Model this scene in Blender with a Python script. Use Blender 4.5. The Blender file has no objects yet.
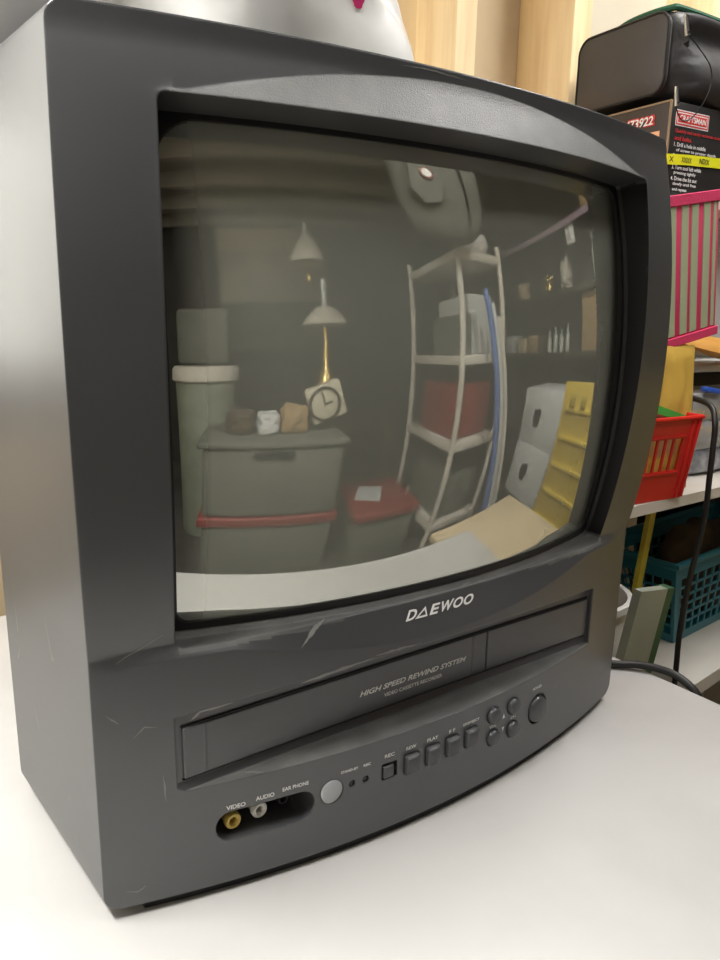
import bpy, bmesh, math, random
from mathutils import Vector, Matrix, noise
random.seed(7)
C = bpy.context.scene.collection
PI = math.pi
R = math.radians

# ------------------------------------------------------------ materials
def mat(name, col, rough=.5, metal=0, noise_amt=0, nscale=8, spec=.5, bump=0, bscale=200, emit=None, alpha=1,
        trans=0, col2=None, thresh=None, bev=0, stretch=None, coat=0, sheen=0):
    m = bpy.data.materials.new(name); m.use_nodes = True
    nt = m.node_tree; N = nt.nodes; L = nt.links; b = N['Principled BSDF']
    c4 = (*col, 1)
    b.inputs['Base Color'].default_value = c4
    b.inputs['Roughness'].default_value = rough
    b.inputs['Metallic'].default_value = metal
    b.inputs['Specular IOR Level'].default_value = spec
    b.inputs['Alpha'].default_value = alpha
    b.inputs['Transmission Weight'].default_value = trans
    b.inputs['Coat Weight'].default_value = coat
    tc = N.new('ShaderNodeTexCoord')
    mp = N.new('ShaderNodeMapping'); L.new(tc.outputs['Object'], mp.inputs['Vector'])
    if stretch: mp.inputs['Scale'].default_value = stretch
    if noise_amt or col2:
        n = N.new('ShaderNodeTexNoise'); n.inputs['Scale'].default_value = nscale; n.inputs['Detail'].default_value = 6
        L.new(mp.outputs['Vector'], n.inputs['Vector'])
        r = N.new('ShaderNodeValToRGB')
        lo, hi = thresh or (.35, .65)
        r.color_ramp.elements[0].position = lo; r.color_ramp.elements[1].position = hi
        d = col2 or tuple(max(0, x*(1-noise_amt)) for x in col)
        r.color_ramp.elements[0].color = c4; r.color_ramp.elements[1].color = (*d, 1)
        L.new(n.outputs['Fac'], r.inputs['Fac']); L.new(r.outputs['Color'], b.inputs['Base Color'])
    nrm = None
    if bev:
        bv = N.new('ShaderNodeBevel'); bv.samples = 4; bv.inputs['Radius'].default_value = bev; nrm = bv.outputs['Normal']
    if bump:
        n2 = N.new('ShaderNodeTexNoise'); n2.inputs['Scale'].default_value = bscale; n2.inputs['Detail'].default_value = 3
        L.new(mp.outputs['Vector'], n2.inputs['Vector'])
        bp = N.new('ShaderNodeBump'); bp.inputs['Strength'].default_value = bump; bp.inputs['Distance'].default_value = .002
        L.new(n2.outputs['Fac'], bp.inputs['Height'])
        if nrm: L.new(nrm, bp.inputs['Normal'])
        nrm = bp.outputs['Normal']
    if nrm: L.new(nrm, b.inputs['Normal'])
    if emit:
        b.inputs['Emission Color'].default_value = (*emit[0], 1); b.inputs['Emission Strength'].default_value = emit[1]
    return m

M = {}
WIN = 1.35
M['plastic'] = mat('charcoal_plastic', (.050, .052, .056), .36, bev=.0018, bump=.06, bscale=1600, spec=1.0,
                   col2=(.058, .060, .063), nscale=9, thresh=(.4, .75))
M['plastic_smooth'] = mat('button_plastic', (.060, .062, .066), .28, bev=.0008, spec=.5)
M['dusty_lit'] = mat('dusty_lit_plastic', (.085, .087, .085), .5, bev=.0018, bump=.25, bscale=1100, spec=1.0, col2=(.14, .14, .13), nscale=28, thresh=(.45, .75))  # dust speckle plus the lit tone of up-facing faces, put into the colour
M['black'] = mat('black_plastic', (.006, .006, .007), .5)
M['rubber'] = mat('black_rubber', (.012, .012, .012), .45)
M['print'] = mat('silver_print', (.80, .80, .78), .5)
M['scratch'] = mat('pale_scuff', (.22, .22, .21), .7)
M['scratch2'] = mat('pale_scuff_bright', (.32, .31, .28), .7)
M['yellow_jack'] = mat('yellow_jack', (.62, .45, .10), .35)
M['white_jack'] = mat('white_jack', (.72, .70, .64), .35)
M['metal'] = mat('steel', (.55, .55, .54), .3, 1)
M['sensor'] = mat('grey_sensor_window', (.36, .37, .38), .22, coat=.5)
M['led'] = mat('dark_lamp_window', (.008, .006, .006), .2)
M['tabletop'] = mat('white_laminate', (.49, .48, .465), .42, bump=.06, bscale=120, col2=(.42, .41, .395), nscale=7, thresh=(.45, .8))
M['white'] = mat('white_paint', (.78, .77, .74), .5, noise_amt=.08)
M['shelfwhite'] = mat('shelf_white', (.70, .67, .62), .5, col2=(.60, .55, .48), nscale=5)
M['wood'] = mat('pine', (.88, .70, .42), .6, col2=(.74, .53, .28), nscale=3.5, thresh=(.42, .75), stretch=(14, 14, 1.1))
M['board'] = mat('tan_board', (.60, .48, .31), .75, noise_amt=.15, nscale=6)
M['wall'] = mat('pale_wall', (.66, .60, .48), .8, noise_amt=.1)
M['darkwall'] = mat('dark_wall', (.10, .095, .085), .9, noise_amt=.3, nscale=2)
M['ceil'] = mat('ceiling_boards', (.42, .38, .32), .9, noise_amt=.3, nscale=2)
M['floor'] = mat('concrete', (.16, .15, .14), .8, noise_amt=.3, nscale=3)
M['nylon'] = mat('black_nylon', (.022, .021, .021), .5, bump=.5, bscale=40, col2=(.032, .028, .025), nscale=5)
M['nylon_grey'] = mat('charcoal_nylon', (.06, .054, .05), .6, bump=.5, bscale=30, col2=(.09, .07, .055), nscale=6, thresh=(.5, .8))
M['green_cloth'] = mat('green_trim', (.02, .10, .05), .7)
M['cartonblack'] = mat('printed_black_card', (.022, .021, .02), .4)
M['cartonside'] = mat('printed_brown_card', (.045, .035, .03), .45)
M['cardedge'] = mat('worn_card_edge', (.28, .20, .12), .8)
M['red'] = mat('red_print', (.60, .03, .03), .5)
M['wprint'] = mat('white_print', (.8, .8, .78), .5)
M['peach'] = mat('peach_print', (.85, .45, .25), .5)
M['yellow_tape'] = mat('yellow_tape', (.72, .72, .02), .4)
M['blackprint'] = mat('black_print', (.03, .03, .02), .5)
M['pink'] = mat('pink_fabric', (.62, .035, .12), .8, bump=.4, bscale=300)
M['green_stripe'] = mat('sage_fabric', (.36, .40, .25), .85, bump=.4, bscale=400)
M['manila'] = mat('yellow_padded_paper', (.66, .42, .075), .55, noise_amt=.15, bump=.5, bscale=25)
M['orange'] = mat('orange_paper', (.62, .30, .05), .6, noise_amt=.15, bump=.4, bscale=25)
M['green'] = mat('green_card', (.07, .50, .08), .5)
M['brownpaper'] = mat('brown_paper', (.55, .34, .16), .7)
M['redplastic'] = mat('red_plastic', (.62, .018, .012), .35, spec=.5, bev=.001)
M['teal'] = mat('teal_plastic', (.02, .17, .22), .4, bev=.001)
M['clear'] = mat('clear_plastic', (.85, .87, .88), .12, alpha=.35)
M['beads'] = mat('grey_beads', (.45, .47, .52), .3, noise_amt=.5, nscale=60)
M['gold'] = mat('gold_beads', (.70, .48, .12), .3, metal=.5)
M['blue'] = mat('blue_plastic', (.03, .12, .62), .4)
M['yellow'] = mat('yellow_plastic', (.62, .46, .06), .45, bev=.002, noise_amt=.12)
M['yellowbar'] = mat('yellow_paint', (.42, .34, .03), .45)
M['sage'] = mat('sage_metal', (.34, .37, .30), .4, noise_amt=.2)
M['dgreen'] = mat('dark_green_edge', (.035, .10, .045), .5)
M['dbrown'] = mat('dark_brown_cloth', (.05, .033, .022), .9, bump=.6, bscale=30, col2=(.10, .065, .035))
M['dolive'] = mat('dark_olive_canvas', (.05, .05, .03), .9, bump=.6, bscale=30, col2=(.11, .10, .05), nscale=20)
M['bagwhite'] = mat('white_plastic_film', (.93, .92, .89), .35, bump=.3, bscale=12)
M['bagwhite'].node_tree.nodes['Principled BSDF'].inputs['Subsurface Weight'].default_value = .3
M['bagwhite'].node_tree.nodes['Principled BSDF'].inputs['Subsurface Radius'].default_value = (.25, .25, .24)
M['magenta'] = mat('magenta_print', (.6, .02, .15), .5)
M['carton'] = mat('brown_cardboard', (.42, .29, .15), .8, noise_amt=.12)
M['wcarton'] = mat('white_cardboard', (.62, .63, .63), .6, noise_amt=.06)
M['redlac'] = mat('red_lacquer', (.26, .03, .028), .4)
M['brass'] = mat('brass', (.65, .48, .2), .3, 1)
M['lampglass'] = mat('milk_glass', (.66, .62, .54), .25)
M['dial'] = mat('ivory_dial', (.62, .58, .46), .5)
M['frame'] = mat('dark_frame', (.05, .035, .025), .4)
M['poster'] = mat('faded_poster', (.50, .46, .33), .5, col2=(.26, .25, .2), nscale=1.5, thresh=(.4, .6))
M['tube'] = mat('lamp_tube', (.9, .9, .9), .5, emit=((1, .97, .92), 9))
M['tube_window'] = mat('daylit_blind', (.8, .8, .75), .6, emit=((1, .97, .88), WIN))
M['canvas_dk'] = mat('grey_green_fabric', (.16, .165, .14), .8, noise_amt=.2, bump=.3)
M['glassjar'] = mat('bottle_glass', (.55, .58, .55), .15, spec=.6)
M['purple'] = mat('mauve_paint', (.36, .27, .33), .6)
M['bluewhite'] = mat('blue_print', (.12, .2, .5), .5)

def screen_mat():
    m = bpy.data.materials.new('dusty_tube_glass'); m.use_nodes = True
    nt = m.node_tree; N = nt.nodes; L = nt.links; N.remove(N['Principled BSDF'])
    out = N['Material Output']
    tc = N.new('ShaderNodeTexCoord')
    n = N.new('ShaderNodeTexNoise'); n.inputs['Scale'].default_value = 14; n.inputs['Detail'].default_value = 8; n.inputs['Roughness'].default_value = .65
    L.new(tc.outputs['Object'], n.inputs['Vector'])
    cr = N.new('ShaderNodeValToRGB')
    cr.color_ramp.elements[0].position = .3; cr.color_ramp.elements[0].color = (.30, .315, .27, 1)
    cr.color_ramp.elements[1].position = .8; cr.color_ramp.elements[1].color = (.34, .35, .30, 1)
    L.new(n.outputs['Fac'], cr.inputs['Fac'])
    # the tube's own black border outside the phosphor
    sx = N.new('ShaderNodeSeparateXYZ'); L.new(tc.outputs['Object'], sx.inputs[0])
    ab = N.new('ShaderNodeMath'); ab.operation = 'ABSOLUTE'; L.new(sx.outputs['X'], ab.inputs[0])
    bd = N.new('ShaderNodeMapRange'); bd.inputs['From Min'].default_value = .176; bd.inputs['From Max'].default_value = .192
    bd.inputs['To Min'].default_value = 1; bd.inputs['To Max'].default_value = .02; L.new(ab.outputs[0], bd.inputs['Value'])
    vm = N.new('ShaderNodeVectorMath'); vm.operation = 'SCALE'; L.new(cr.outputs['Color'], vm.inputs[0]); L.new(bd.outputs[0], vm.inputs['Scale'])
    df = N.new('ShaderNodeBsdfDiffuse'); L.new(vm.outputs[0], df.inputs['Color'])
    gl = N.new('ShaderNodeBsdfGlossy'); gl.inputs['Color'].default_value = (.96, .97, .90, 1); gl.inputs['Roughness'].default_value = .018
    fr = N.new('ShaderNodeLayerWeight'); fr.inputs['Blend'].default_value = .35
    mr = N.new('ShaderNodeMapRange'); mr.inputs['To Min'].default_value = SCREEN_MIN; mr.inputs['To Max'].default_value = .9
    L.new(fr.outputs['Fresnel'], mr.inputs['Value'])
    mx = N.new('ShaderNodeMixShader'); L.new(mr.outputs['Result'], mx.inputs[0]); L.new(df.outputs[0], mx.inputs[1]); L.new(gl.outputs[0], mx.inputs[2])
    L.new(mx.outputs[0], out.inputs['Surface'])
    return m
SCREEN_MIN = .43
M['screen'] = screen_mat()

# ------------------------------------------------------------ helpers
org = {}
def base_of(parent): return org.get(parent.name, Vector((0, 0, 0))) if parent else Vector((0, 0, 0))

def sharp(bm, ang):
    bm.normal_update()
    for f in bm.faces: f.smooth = True
    for e in bm.edges:
        if len(e.link_faces) == 2:
            e.smooth = e.calc_face_angle(0) < ang
        else: e.smooth = True

def obj(name, bm, m, parent=None, ang=35, loc=None):
    """bm in world coordinates; shifted to the thing's origin"""
    o0 = base_of(parent) if parent else Vector(loc or (0, 0, 0))
    bmesh.ops.translate(bm, verts=bm.verts, vec=-o0)
    sharp(bm, R(ang))
    me = bpy.data.meshes.new(name); bm.to_mesh(me); bm.free()
    for x in (m if isinstance(m, (list, tuple)) else [m]): me.materials.append(x)
    o = bpy.data.objects.new(name, me); C.objects.link(o)
    if parent: o.parent = parent
    else: o.location = o0
    org[o.name] = o0
    return o

def thing(name, loc, label, cat, group=None):
    o = bpy.data.objects.new(name, None); C.objects.link(o); o.empty_display_size = .05
    o.location = loc; o['label'] = label; o['category'] = cat
    if group: o['group'] = group
    org[o.name] = Vector(loc)
    return o
def tag(o, label, cat, group=None):
    o['label'] = label; o['category'] = cat
    if group: o['group'] = group
    return o
def struct(name, bm, m):
    o = obj(name, bm, m); o['kind'] = 'structure'; return o

def B(): return bmesh.new()
def box(bm, x0, x1, y0, y1, z0, z1, bev=0, seg=2, mtx=None, mi=0):
    r = bmesh.ops.create_cube(bm, size=1)
    vs = r['verts']
    bmesh.ops.scale(bm, vec=(abs(x1-x0), abs(y1-y0), abs(z1-z0)), verts=vs)
    if bev:
        es = list({e for v in vs for e in v.link_edges})
        rr = bmesh.ops.bevel(bm, geom=es, offset=bev, segments=seg, profile=.5, affect='EDGES')
        vs = list({v for f in rr['faces'] for v in f.verts} | {v for v in vs if v.is_valid})
    bmesh.ops.translate(bm, vec=((x0+x1)/2, (y0+y1)/2, (z0+z1)/2), verts=vs)
    if mtx: bmesh.ops.transform(bm, matrix=mtx, verts=vs)
    if mi:
        for f in {f for v in vs for f in v.link_faces}: f.material_index = mi
    return vs
def rot_about(p, ax, deg): return Matrix.Translation(p) @ Matrix.Rotation(R(deg), 4, ax) @ Matrix.Translation(-Vector(p))
def tube(bm, pts, r, n=10, closed=False, caps=True):
    pts = [Vector(p) for p in pts]; rings = []
    k = len(pts); up = None
    for i, p in enumerate(pts):
        a = pts[i-1] if (i or closed) else p; b = pts[(i+1) % k] if (i < k-1 or closed) else p
        t = (b-a).normalized()
        if up is None: up = t.orthogonal().normalized()
        up = (up - t*up.dot(t)).normalized(); s = t.cross(up)
        rr = r(i/(k-1)) if callable(r) else r
        rings.append([bm.verts.new(p + (up*math.cos(q)+s*math.sin(q))*rr) for q in [2*PI*j/n for j in range(n)]])
    for i in range(k if closed else k-1):
        A, D = rings[i], rings[(i+1) % k]
        for j in range(n): bm.faces.new((A[j], A[(j+1) % n], D[(j+1) % n], D[j]))
    if caps and not closed:
        bm.faces.new(rings[0][::-1]); bm.faces.new(rings[-1])
def spline(pts, n=8):
    P = [Vector(p) for p in pts]; P = [P[0]*2-P[1]] + P + [P[-1]*2-P[-2]]; out = []
    for i in range(1, len(P)-2):
        for k in range(n):
            t = k/n; a, b, c, d = P[i-1:i+3]
            out.append(.5*((2*b)+(-a+c)*t+(2*a-5*b+4*c-d)*t*t+(-a+3*b-3*c+d)*t**3))
    return out + [P[-2]]
def lathe(bm, prof, c, n=28, axis='Z', mi=0):
    """prof: list of (radius, height); axis Z up, or Y (height along -y)"""
    rings = []; c = Vector(c)
    def P(r, h, q):
        if axis == 'Z': return c + Vector((r*math.cos(q), r*math.sin(q), h))
        if axis == 'Y': return c + Vector((r*math.cos(q), -h, r*math.sin(q)))
        return c + Vector((-h, r*math.cos(q), r*math.sin(q)))
    for r, h in prof:
        if r < 1e-6: rings.append([bm.verts.new(P(0, h, 0))])
        else: rings.append([bm.verts.new(P(r, h, 2*PI*j/n)) for j in range(n)])
    for a, b in zip(rings, rings[1:]):
        for j in range(n):
            k = (j+1) % n
            if len(a) == 1 and len(b) == 1: continue
            if len(a) == 1: f = bm.faces.new((a[0], b[k], b[j]))
            elif len(b) == 1: f = bm.faces.new((a[j], a[k], b[0]))
            else: f = bm.faces.new((a[j], a[k], b[k], b[j]))
            f.material_index = mi
    bmesh.ops.recalc_face_normals(bm, faces=bm.faces[:])
def prism(bm, poly, d):
    """poly: list of 3D points (planar); extruded by vector d"""
    a = [bm.verts.new(p) for p in poly]; b = [bm.verts.new(Vector(p)+Vector(d)) for p in poly]; n = len(a)
    bm.faces.new(a); bm.faces.new(b[::-1])
    for i in range(n): bm.faces.new((a[i], b[i], b[(i+1) % n], a[(i+1) % n]))
    bmesh.ops.recalc_face_normals(bm, faces=bm.faces[:])
def loft(bm, rings, caps=True):
    rs = [[bm.verts.new(p) for p in r] for r in rings]; n = len(rs[0])
    for a, b in zip(rs, rs[1:]):
        for j in range(n): bm.faces.new((a[j], a[(j+1) % n], b[(j+1) % n], b[j]))
    if caps: bm.faces.new(rs[0][::-1]); bm.faces.new(rs[-1])
    bmesh.ops.recalc_face_normals(bm, faces=bm.faces[:])
def rrect(x0, x1, z0, z1, r, n=6):
    out = []
    for cx, cz, a0 in ((x1-r, z1-r, 0), (x0+r, z1-r, 90), (x0+r, z0+r, 180), (x1-r, z0+r, 270)):
        for k in range(n+1):
            a = R(a0+90*k/n); out.append((cx+r*math.cos(a), cz+r*math.sin(a)))
    return out
def soft(bm, cx, cy, z0, sx, sy, sz, seg=14, bulge=.25, amp=.01, freq=8, seed=0, pw=3.5, squash=0):
    """a slumped cushion-like bag: superellipsoid with wrinkles, flat bottom"""
    r = bmesh.ops.create_icosphere(bm, subdivisions=5, radius=1); o = Vector((seed*3.1, seed*1.7, seed))
    for v in r['verts']:
        d = v.co.normalized()
        k = (abs(d.x)**pw + abs(d.y)**pw + abs(d.z)**pw)**(-1/pw)
        p = d*k
        q = Vector((p.x*sx/2, p.y*sy/2, p.z*sz/2))
        w = noise.noise((q+o)*freq)*amp + noise.noise((q+o)*freq*2.7)*amp*.4
        q += d*w
        if q.z < -sz/2*.97: q.z = -sz/2*.97
        v.co = Vector((cx, cy, z0+sz/2*.97)) + q
    return r['verts']

def text_polys(s, offset=0, shear=0, space=1):
    cu = bpy.data.curves.new('t', 'FONT'); cu.body = s; cu.size = 1; cu.shear = shear; cu.offset = offset; cu.space_character = space
    cu.resolution_u = 3
    o = bpy.data.objects.new('t', cu); C.objects.link(o)
    bpy.context.view_layer.update()
    me = bpy.data.meshes.new_from_object(o.evaluated_get(bpy.context.evaluated_depsgraph_get()))
    vs = [v.co.copy() for v in me.vertices]; fs = [tuple(p.vertices) for p in me.polygons]
    bpy.data.objects.remove(o); bpy.data.curves.remove(cu); bpy.data.meshes.remove(me)
    return vs, fs
def text_bm(s, f, w=None, h=None, offset=0, shear=0, space=1, bm=None, anchor='c'):
    """f(u, v) -> 3D; u centred, v centred; metres"""
    vs, fs = text_polys(s, offset, shear, space)
    bm = bm or B()
    x0, x1 = min(v.x for v in vs), max(v.x for v in vs); y0, y1 = min(v.y for v in vs), max(v.y for v in vs)
    if w is None: w = h*(x1-x0)/(y1-y0)
    if h is None: h = w*(y1-y0)/(x1-x0)
    nv = [bm.verts.new(f(((v.x-x0)/(x1-x0)-.5)*w, ((v.y-y0)/(y1-y0)-.5)*h)) for v in vs]
    for t in fs:
        try: bm.faces.new([nv[i] for i in t])
        except ValueError: pass
    return bm

def boolean(o, cutter_bm, op='DIFFERENCE'):
    me = bpy.data.meshes.new('c'); cutter_bm.to_mesh(me); cutter_bm.free()
    co = bpy.data.objects.new('c', me); C.objects.link(co); co.location = org[o.name]
    md = o.modifiers.new('b', 'BOOLEAN'); md.operation = op; md.object = co; md.solver = 'EXACT'
    bpy.context.view_layer.update()
    new = bpy.data.meshes.new_from_object(o.evaluated_get(bpy.context.evaluated_depsgraph_get()))
    o.modifiers.clear(); old = o.data; o.data = new; bpy.data.meshes.remove(old); bpy.data.objects.remove(co)
    bpy.data.meshes.remove(me)

def lerp(a, b, t): return a+(b-a)*t
def clamp(t): return max(0., min(1., t))

# ------------------------------------------------------------ television
TB = -.008                                   # table top height
Hh, AX, ZT, ZB = .511, .200, .473, .172
def par(x): return 1-(x/.25)**2
def basey(x, z): return -(.038-.007*z/Hh)*par(x)-.003*z/Hh
def lipt(x): return .0021-.0461*par(x) if abs(x) <= .2 else basey(x, ZT)
def lipb(x): return .003-.0305*par(x) if abs(x) <= .2 else basey(x, ZB)+.0058*par(x)/.36
KT, KB = .55, .65
def arct(x): return ZT+max(.003, .031*(1-(x/.197)**2))
def arcb(x): return ZB-max(.008, .029*(1-(x/.197)**2))
def bul(z): return max(0., 1-((z-.335)/.165)**2)
def facey(x, z): return facey0(x, z)-.0174*bul(z)
def facey0(x, z):
    if z >= ZT:
        d = lipt(x)-basey(x, ZT); t = clamp((z-ZT)/(arct(x)-ZT)); return basey(x, z)+d*(1-t)
    if z <= ZB:
        d = lipb(x)-basey(x, ZB); t = clamp((ZB-z)/(ZB-arcb(x))); return basey(x, z)+d*(1-t)
    return lerp(lipb(x), lipt(x), (z-ZB)/(ZT-ZB))

tv = thing('television', (0, .15, TB), 'large charcoal tube television with built-in cassette recorder standing on the white table', 'television')

# tube glass
GY, GR, GZ = -.0392, .66, (ZT+ZB)/2
def gy(x, z): return GY+GR-math.sqrt(GR*GR-x*x-(z-GZ)**2)
def rrect_dense(x0, x1, z0, z1, r, n=8, m=24):
    P = rrect(x0, x1, z0, z1, r, n) if not isinstance(r, tuple) else [rrect(x0, x1, z0, z1, r[q//(n+1)], n)[q] for q in range(4*(n+1))]; out = []
    for k in range(4):
        seg = P[k*(n+1):(k+1)*(n+1)]; out += seg
        a = seg[-1]; b = P[((k+1) % 4)*(n+1)]
        out += [(lerp(a[0], b[0], t/m), lerp(a[1], b[1], t/m)) for t in range(1, m)]
    return out
def build_bezel():
    bm = B()
    xs = [-.285+.0025*i for i in range(int(.57/.0025)+1)]
    def zrow(x):
        a, b = arcb(x), arct(x); out = []
        for z0, z1, n in ((-.03, 0, 3), (0, a, 44), (a, ZB, 8), (ZB, ZT, 60), (ZT, b, 8), (b, Hh+.03, 14)):
            out += [lerp(z0, z1, k/n) for k in range(n)]
        return out+[Hh+.03]
    rows = [[bm.verts.new((x, facey(x, z), z)) for z in zrow(x)] for x in xs]
    nx, nz = len(xs), len(rows[0])
    for i in range(nx-1):
        for j in range(nz-1): bm.faces.new((rows[i][j], rows[i+1][j], rows[i+1][j+1], rows[i][j+1]))
    YB = .20
    back = {}
    def bk(i, j):
        if (i, j) not in back:
            c = rows[i][j].co; back[(i, j)] = bm.verts.new((c.x, YB, c.z))
        return back[(i, j)]
    ring = [(i, 0) for i in range(nx)]+[(nx-1, j) for j in range(1, nz)]+[(i, nz-1) for i in range(nx-2, -1, -1)]+[(0, j) for j in range(nz-2, 0, -1)]
    for (i, j), (k, l) in zip(ring, ring[1:]+ring[:1]):
        bm.faces.new((rows[k][l], rows[i][j], bk(i, j), bk(k, l)))
    bm.faces.new([bk(i, j) for i, j in ring])
    bmesh.ops.recalc_face_normals(bm, faces=bm.faces[:])
    o = obj('front_bezel', bm, M['plastic'], tv)
    o0 = org[o.name]
    # outer rounded, slightly flaring sleeve
    c = B()
    def ringat(y, f): return [Vector((x, y, z))-o0 for x, z in rrect_dense(-.25-f, .25+f, 0, Hh, .010, 5, 40)]
    loft(c, [ringat(y, lerp(-.0065, .0135, (y+.09)/.26)) for y in (-.09, 0, .05, .11, .17)])
    boolean(o, c, 'INTERSECT')
    # opening + pockets
    c = B()
    loft(c, [[Vector((x, (gy(x, z)+d if d < .05 else .1), z))-o0 for x, z in rrect_dense(-AX-g, AX+g, ZB-gb, ZT+gt, .005, 4, 40)] for d, g, gb, gt in ((-.10, .002, .0035, .002), (-.020, .001, .0035, .001), (-.0055, -.0005, .0030, -.0018), (-.0005, -.0032, -.0028, -.0032), (.0520, -.0034, -.0030, -.0034))])
    # cassette bay
    def ring4(y, x0, x1, z0, z1): return [Vector((x0, y, z0))-o0, Vector((x1, y, z0))-o0, Vector((x1, y, z1))-o0, Vector((x0, y, z1))-o0]
    loft(c, [ring4(-.06, -.2085, .1895, .0715, .1495), ring4(-.0135, -.2052, .1872, .0745, .1263), ring4(-.0115, -.2048, .1868, .0800, .1253)])
    loft(c, [ring4(-.0125, -.2012, .1852, .0815, .1180), ring4(-.002, -.2012, .1852, .0815, .1180)])
    # jack recess
    pr = []
    for y, g in ((-.05, .0), (-.026, .0), (.006, -.004)):
        pr.append([Vector((x, y, z))-o0 for x, z in rrect(-.1835-g, -.1150+g, .0298-g, .0522+g*.2, .0108+g*.5, 8)])
    loft(c, pr)
    # button wells
    def well(x, z, w, h, r, d=.006):
        yb = basey(x, z)
        loft(c, [[Vector((X, y, Z))-o0 for X, Z in rrect(x-w/2, x+w/2, z-h/2, z+h/2, r, 8)] for y in (yb-.01, yb+d)])
    for k in BTN: well(*k[1:6])
    for x in LEDX: well(x, .0462, .0052, .0052, .0025, .003)
    well(-.1022, .0452, .0176, .0176, .0087, .003)
    boolean(o, c)
    bm = B(); bm.from_mesh(o.data); bmesh.ops.remove_doubles(bm, verts=bm.verts, dist=1e-5); sharp(bm, R(14)); bm.to_mesh(o.data); bm.free()
    for v in o.data.vertices:
        q = v.co+o0
        if abs(q.x) > .15: v.co.x += .0064*bul(q.z)*q.x/.225*clamp((.15-q.y)/.15)
    o.data.materials.clear(); o.data.materials.append(M['plastic']); o.data.materials.append(M['black']); o.data.materials.append(M['dusty_lit'])
    for p in o.data.polygons:
        c_ = p.center+o0; p.material_index = int(.186 < abs(c_.x) < .218 and ZB+.002 < c_.z < ZT-.002 and p.normal.x*c_.x < 0 and abs(p.normal.x) > .45)  # side reveal faces set black, standing in for their shade
        n_ = p.normal
        if (n_.z > .35 and .068 < c_.z < .0835 and -.21 < c_.x < .19 and c_.y > -.045): p.material_index = 2  # up-facing brow and ledges painted paler, part dust, part light
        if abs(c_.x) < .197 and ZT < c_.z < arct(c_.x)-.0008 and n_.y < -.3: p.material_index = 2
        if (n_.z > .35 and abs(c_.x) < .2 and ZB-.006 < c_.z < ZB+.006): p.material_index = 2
    return o
BTN = [('rec', -.0556, .0466, .0135, .0125, .0012), ('key', -.0362, .0460, .0135, .0162, .002), ('key', -.0168, .0464, .0135, .0162, .002),
       ('key', .0028, .0468, .0135, .0162, .002), ('key', .0226, .0470, .0135, .0162, .002),
       ('round', .0476, .0568, .0146, .0146, .0072), ('round', .0484, .0370, .0146, .0146, .0072),
       ('round', .0718, .0564, .0146, .0146, .0072), ('round', .0722, .0358, .0146, .0146, .0072),
       ('power', .1062, .0412, .0262, .0272, .0130)]
LEDX = (-.0866, -.0755)
bezel = build_bezel()

def dome(bm, x, z, w, h, r, y0, out, edge, n=8):
    """a key that stands proud by `out`, with rounded rim `edge`, top slightly crowned"""
    rings = []
    prof = [(0, y0+.006), (0, y0-out+edge), (edge*.3, y0-out+edge*.3), (edge, y0-out)]
    for g, y in prof: rings.append([(X, y, Z) for X, Z in rrect(x-w/2+g, x+w/2-g, z-h/2+g, z+h/2-g, max(.0004, r-g), n)])
    loft(bm, rings)
lab = iter(['small square record key', 'rewind key', 'play key', 'fast forward key', 'stop and eject key', 'volume up key', 'volume down key', 'channel up key', 'channel down key', 'large oval power key'])
for kind, x, z, w, h, r in BTN:
    y0 = basey(x, z); bm = B()
    if kind == 'rec': dome(bm, x-.001, z-.0005, .0088, .0092, .0008, y0, .0012, .0010, 3)
    elif kind == 'key':
        dome(bm, x, z, w-.0012, h-.0012, .0016, y0, .0036, .0012, 4)
        box(bm, x-.0052, x+.0052, y0-.0046, y0-.003, z+.0056, z+.0068, .0004, 1)
    elif kind == 'round': dome(bm, x, z, w-.0012, h-.0012, .0066, y0, .0042, .0030, 10)
    else: dome(bm, x-.0006, z, w-.0040, h-.0040, .0110, y0, .0040, .0034, 12)
    o = obj({'rec': 'record_button', 'power': 'power_button'}.get(kind, 'control_button'), bm, M['plastic_smooth'], tv, ang=50)
    o['label'] = next(lab)
def patch(bm, hx, hz, f, n=40, r=.0):
    V = {}
    for i in range(n+1):
        for j in range(n+1):
            x = (2*i/n-1)*hx; z = GZ+(2*j/n-1)*hz; V[i, j] = bm.verts.new((x, f(x, z), z))
    for i in range(n):
        for j in range(n): bm.faces.new((V[i, j], V[i+1, j], V[i+1, j+1], V[i, j+1]))
bm = B(); patch(bm, .2060, .1490, gy, 64)
g = bmesh.ops.extrude_face_region(bm, geom=bm.faces[:])
bmesh.ops.translate(bm, vec=(0, .012, 0), verts=[v for v in g['geom'] if isinstance(v, bmesh.types.BMVert)])
bmesh.ops.recalc_face_normals(bm, faces=bm.faces[:])
obj('screen', bm, M['screen'], tv, ang=40)
# black surround in front of the glass edge
bm = B(); NB = 16
def bord(hx, hz, r, y_off, cz=GZ):
    out = []
    for x, z in rrect_dense(-hx, hx, cz-hz, cz+hz, r): out.append((x, gy(x, z)+y_off, z))
    return out
outer_b = bord(.1985, .1490, .004, .012); outer_f = bord(.1985, .1490, .004, -.0025)
inner_f = bord(.1935, .1450, (.014, .022, .008, .010), -.0016); inner_b = bord(.1930, .1445, (.014, .022, .008, .010), .002)
def wx(p): return (p[0]*(1+.030*bul(p[2])), p[1], p[2])
rs = [[bm.verts.new(wx(p)) for p in r] for r in (outer_b, outer_f, inner_f, inner_b)]
n = len(rs[0])
for a, b in zip(rs, rs[1:]+rs[:1]):
    for j in range(n): bm.faces.new((a[j], a[(j+1) % n], b[(j+1) % n], b[j]))
bmesh.ops.recalc_face_normals(bm, faces=bm.faces[:])
obj('screen_surround', bm, M['black'], tv, ang=30)
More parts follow.
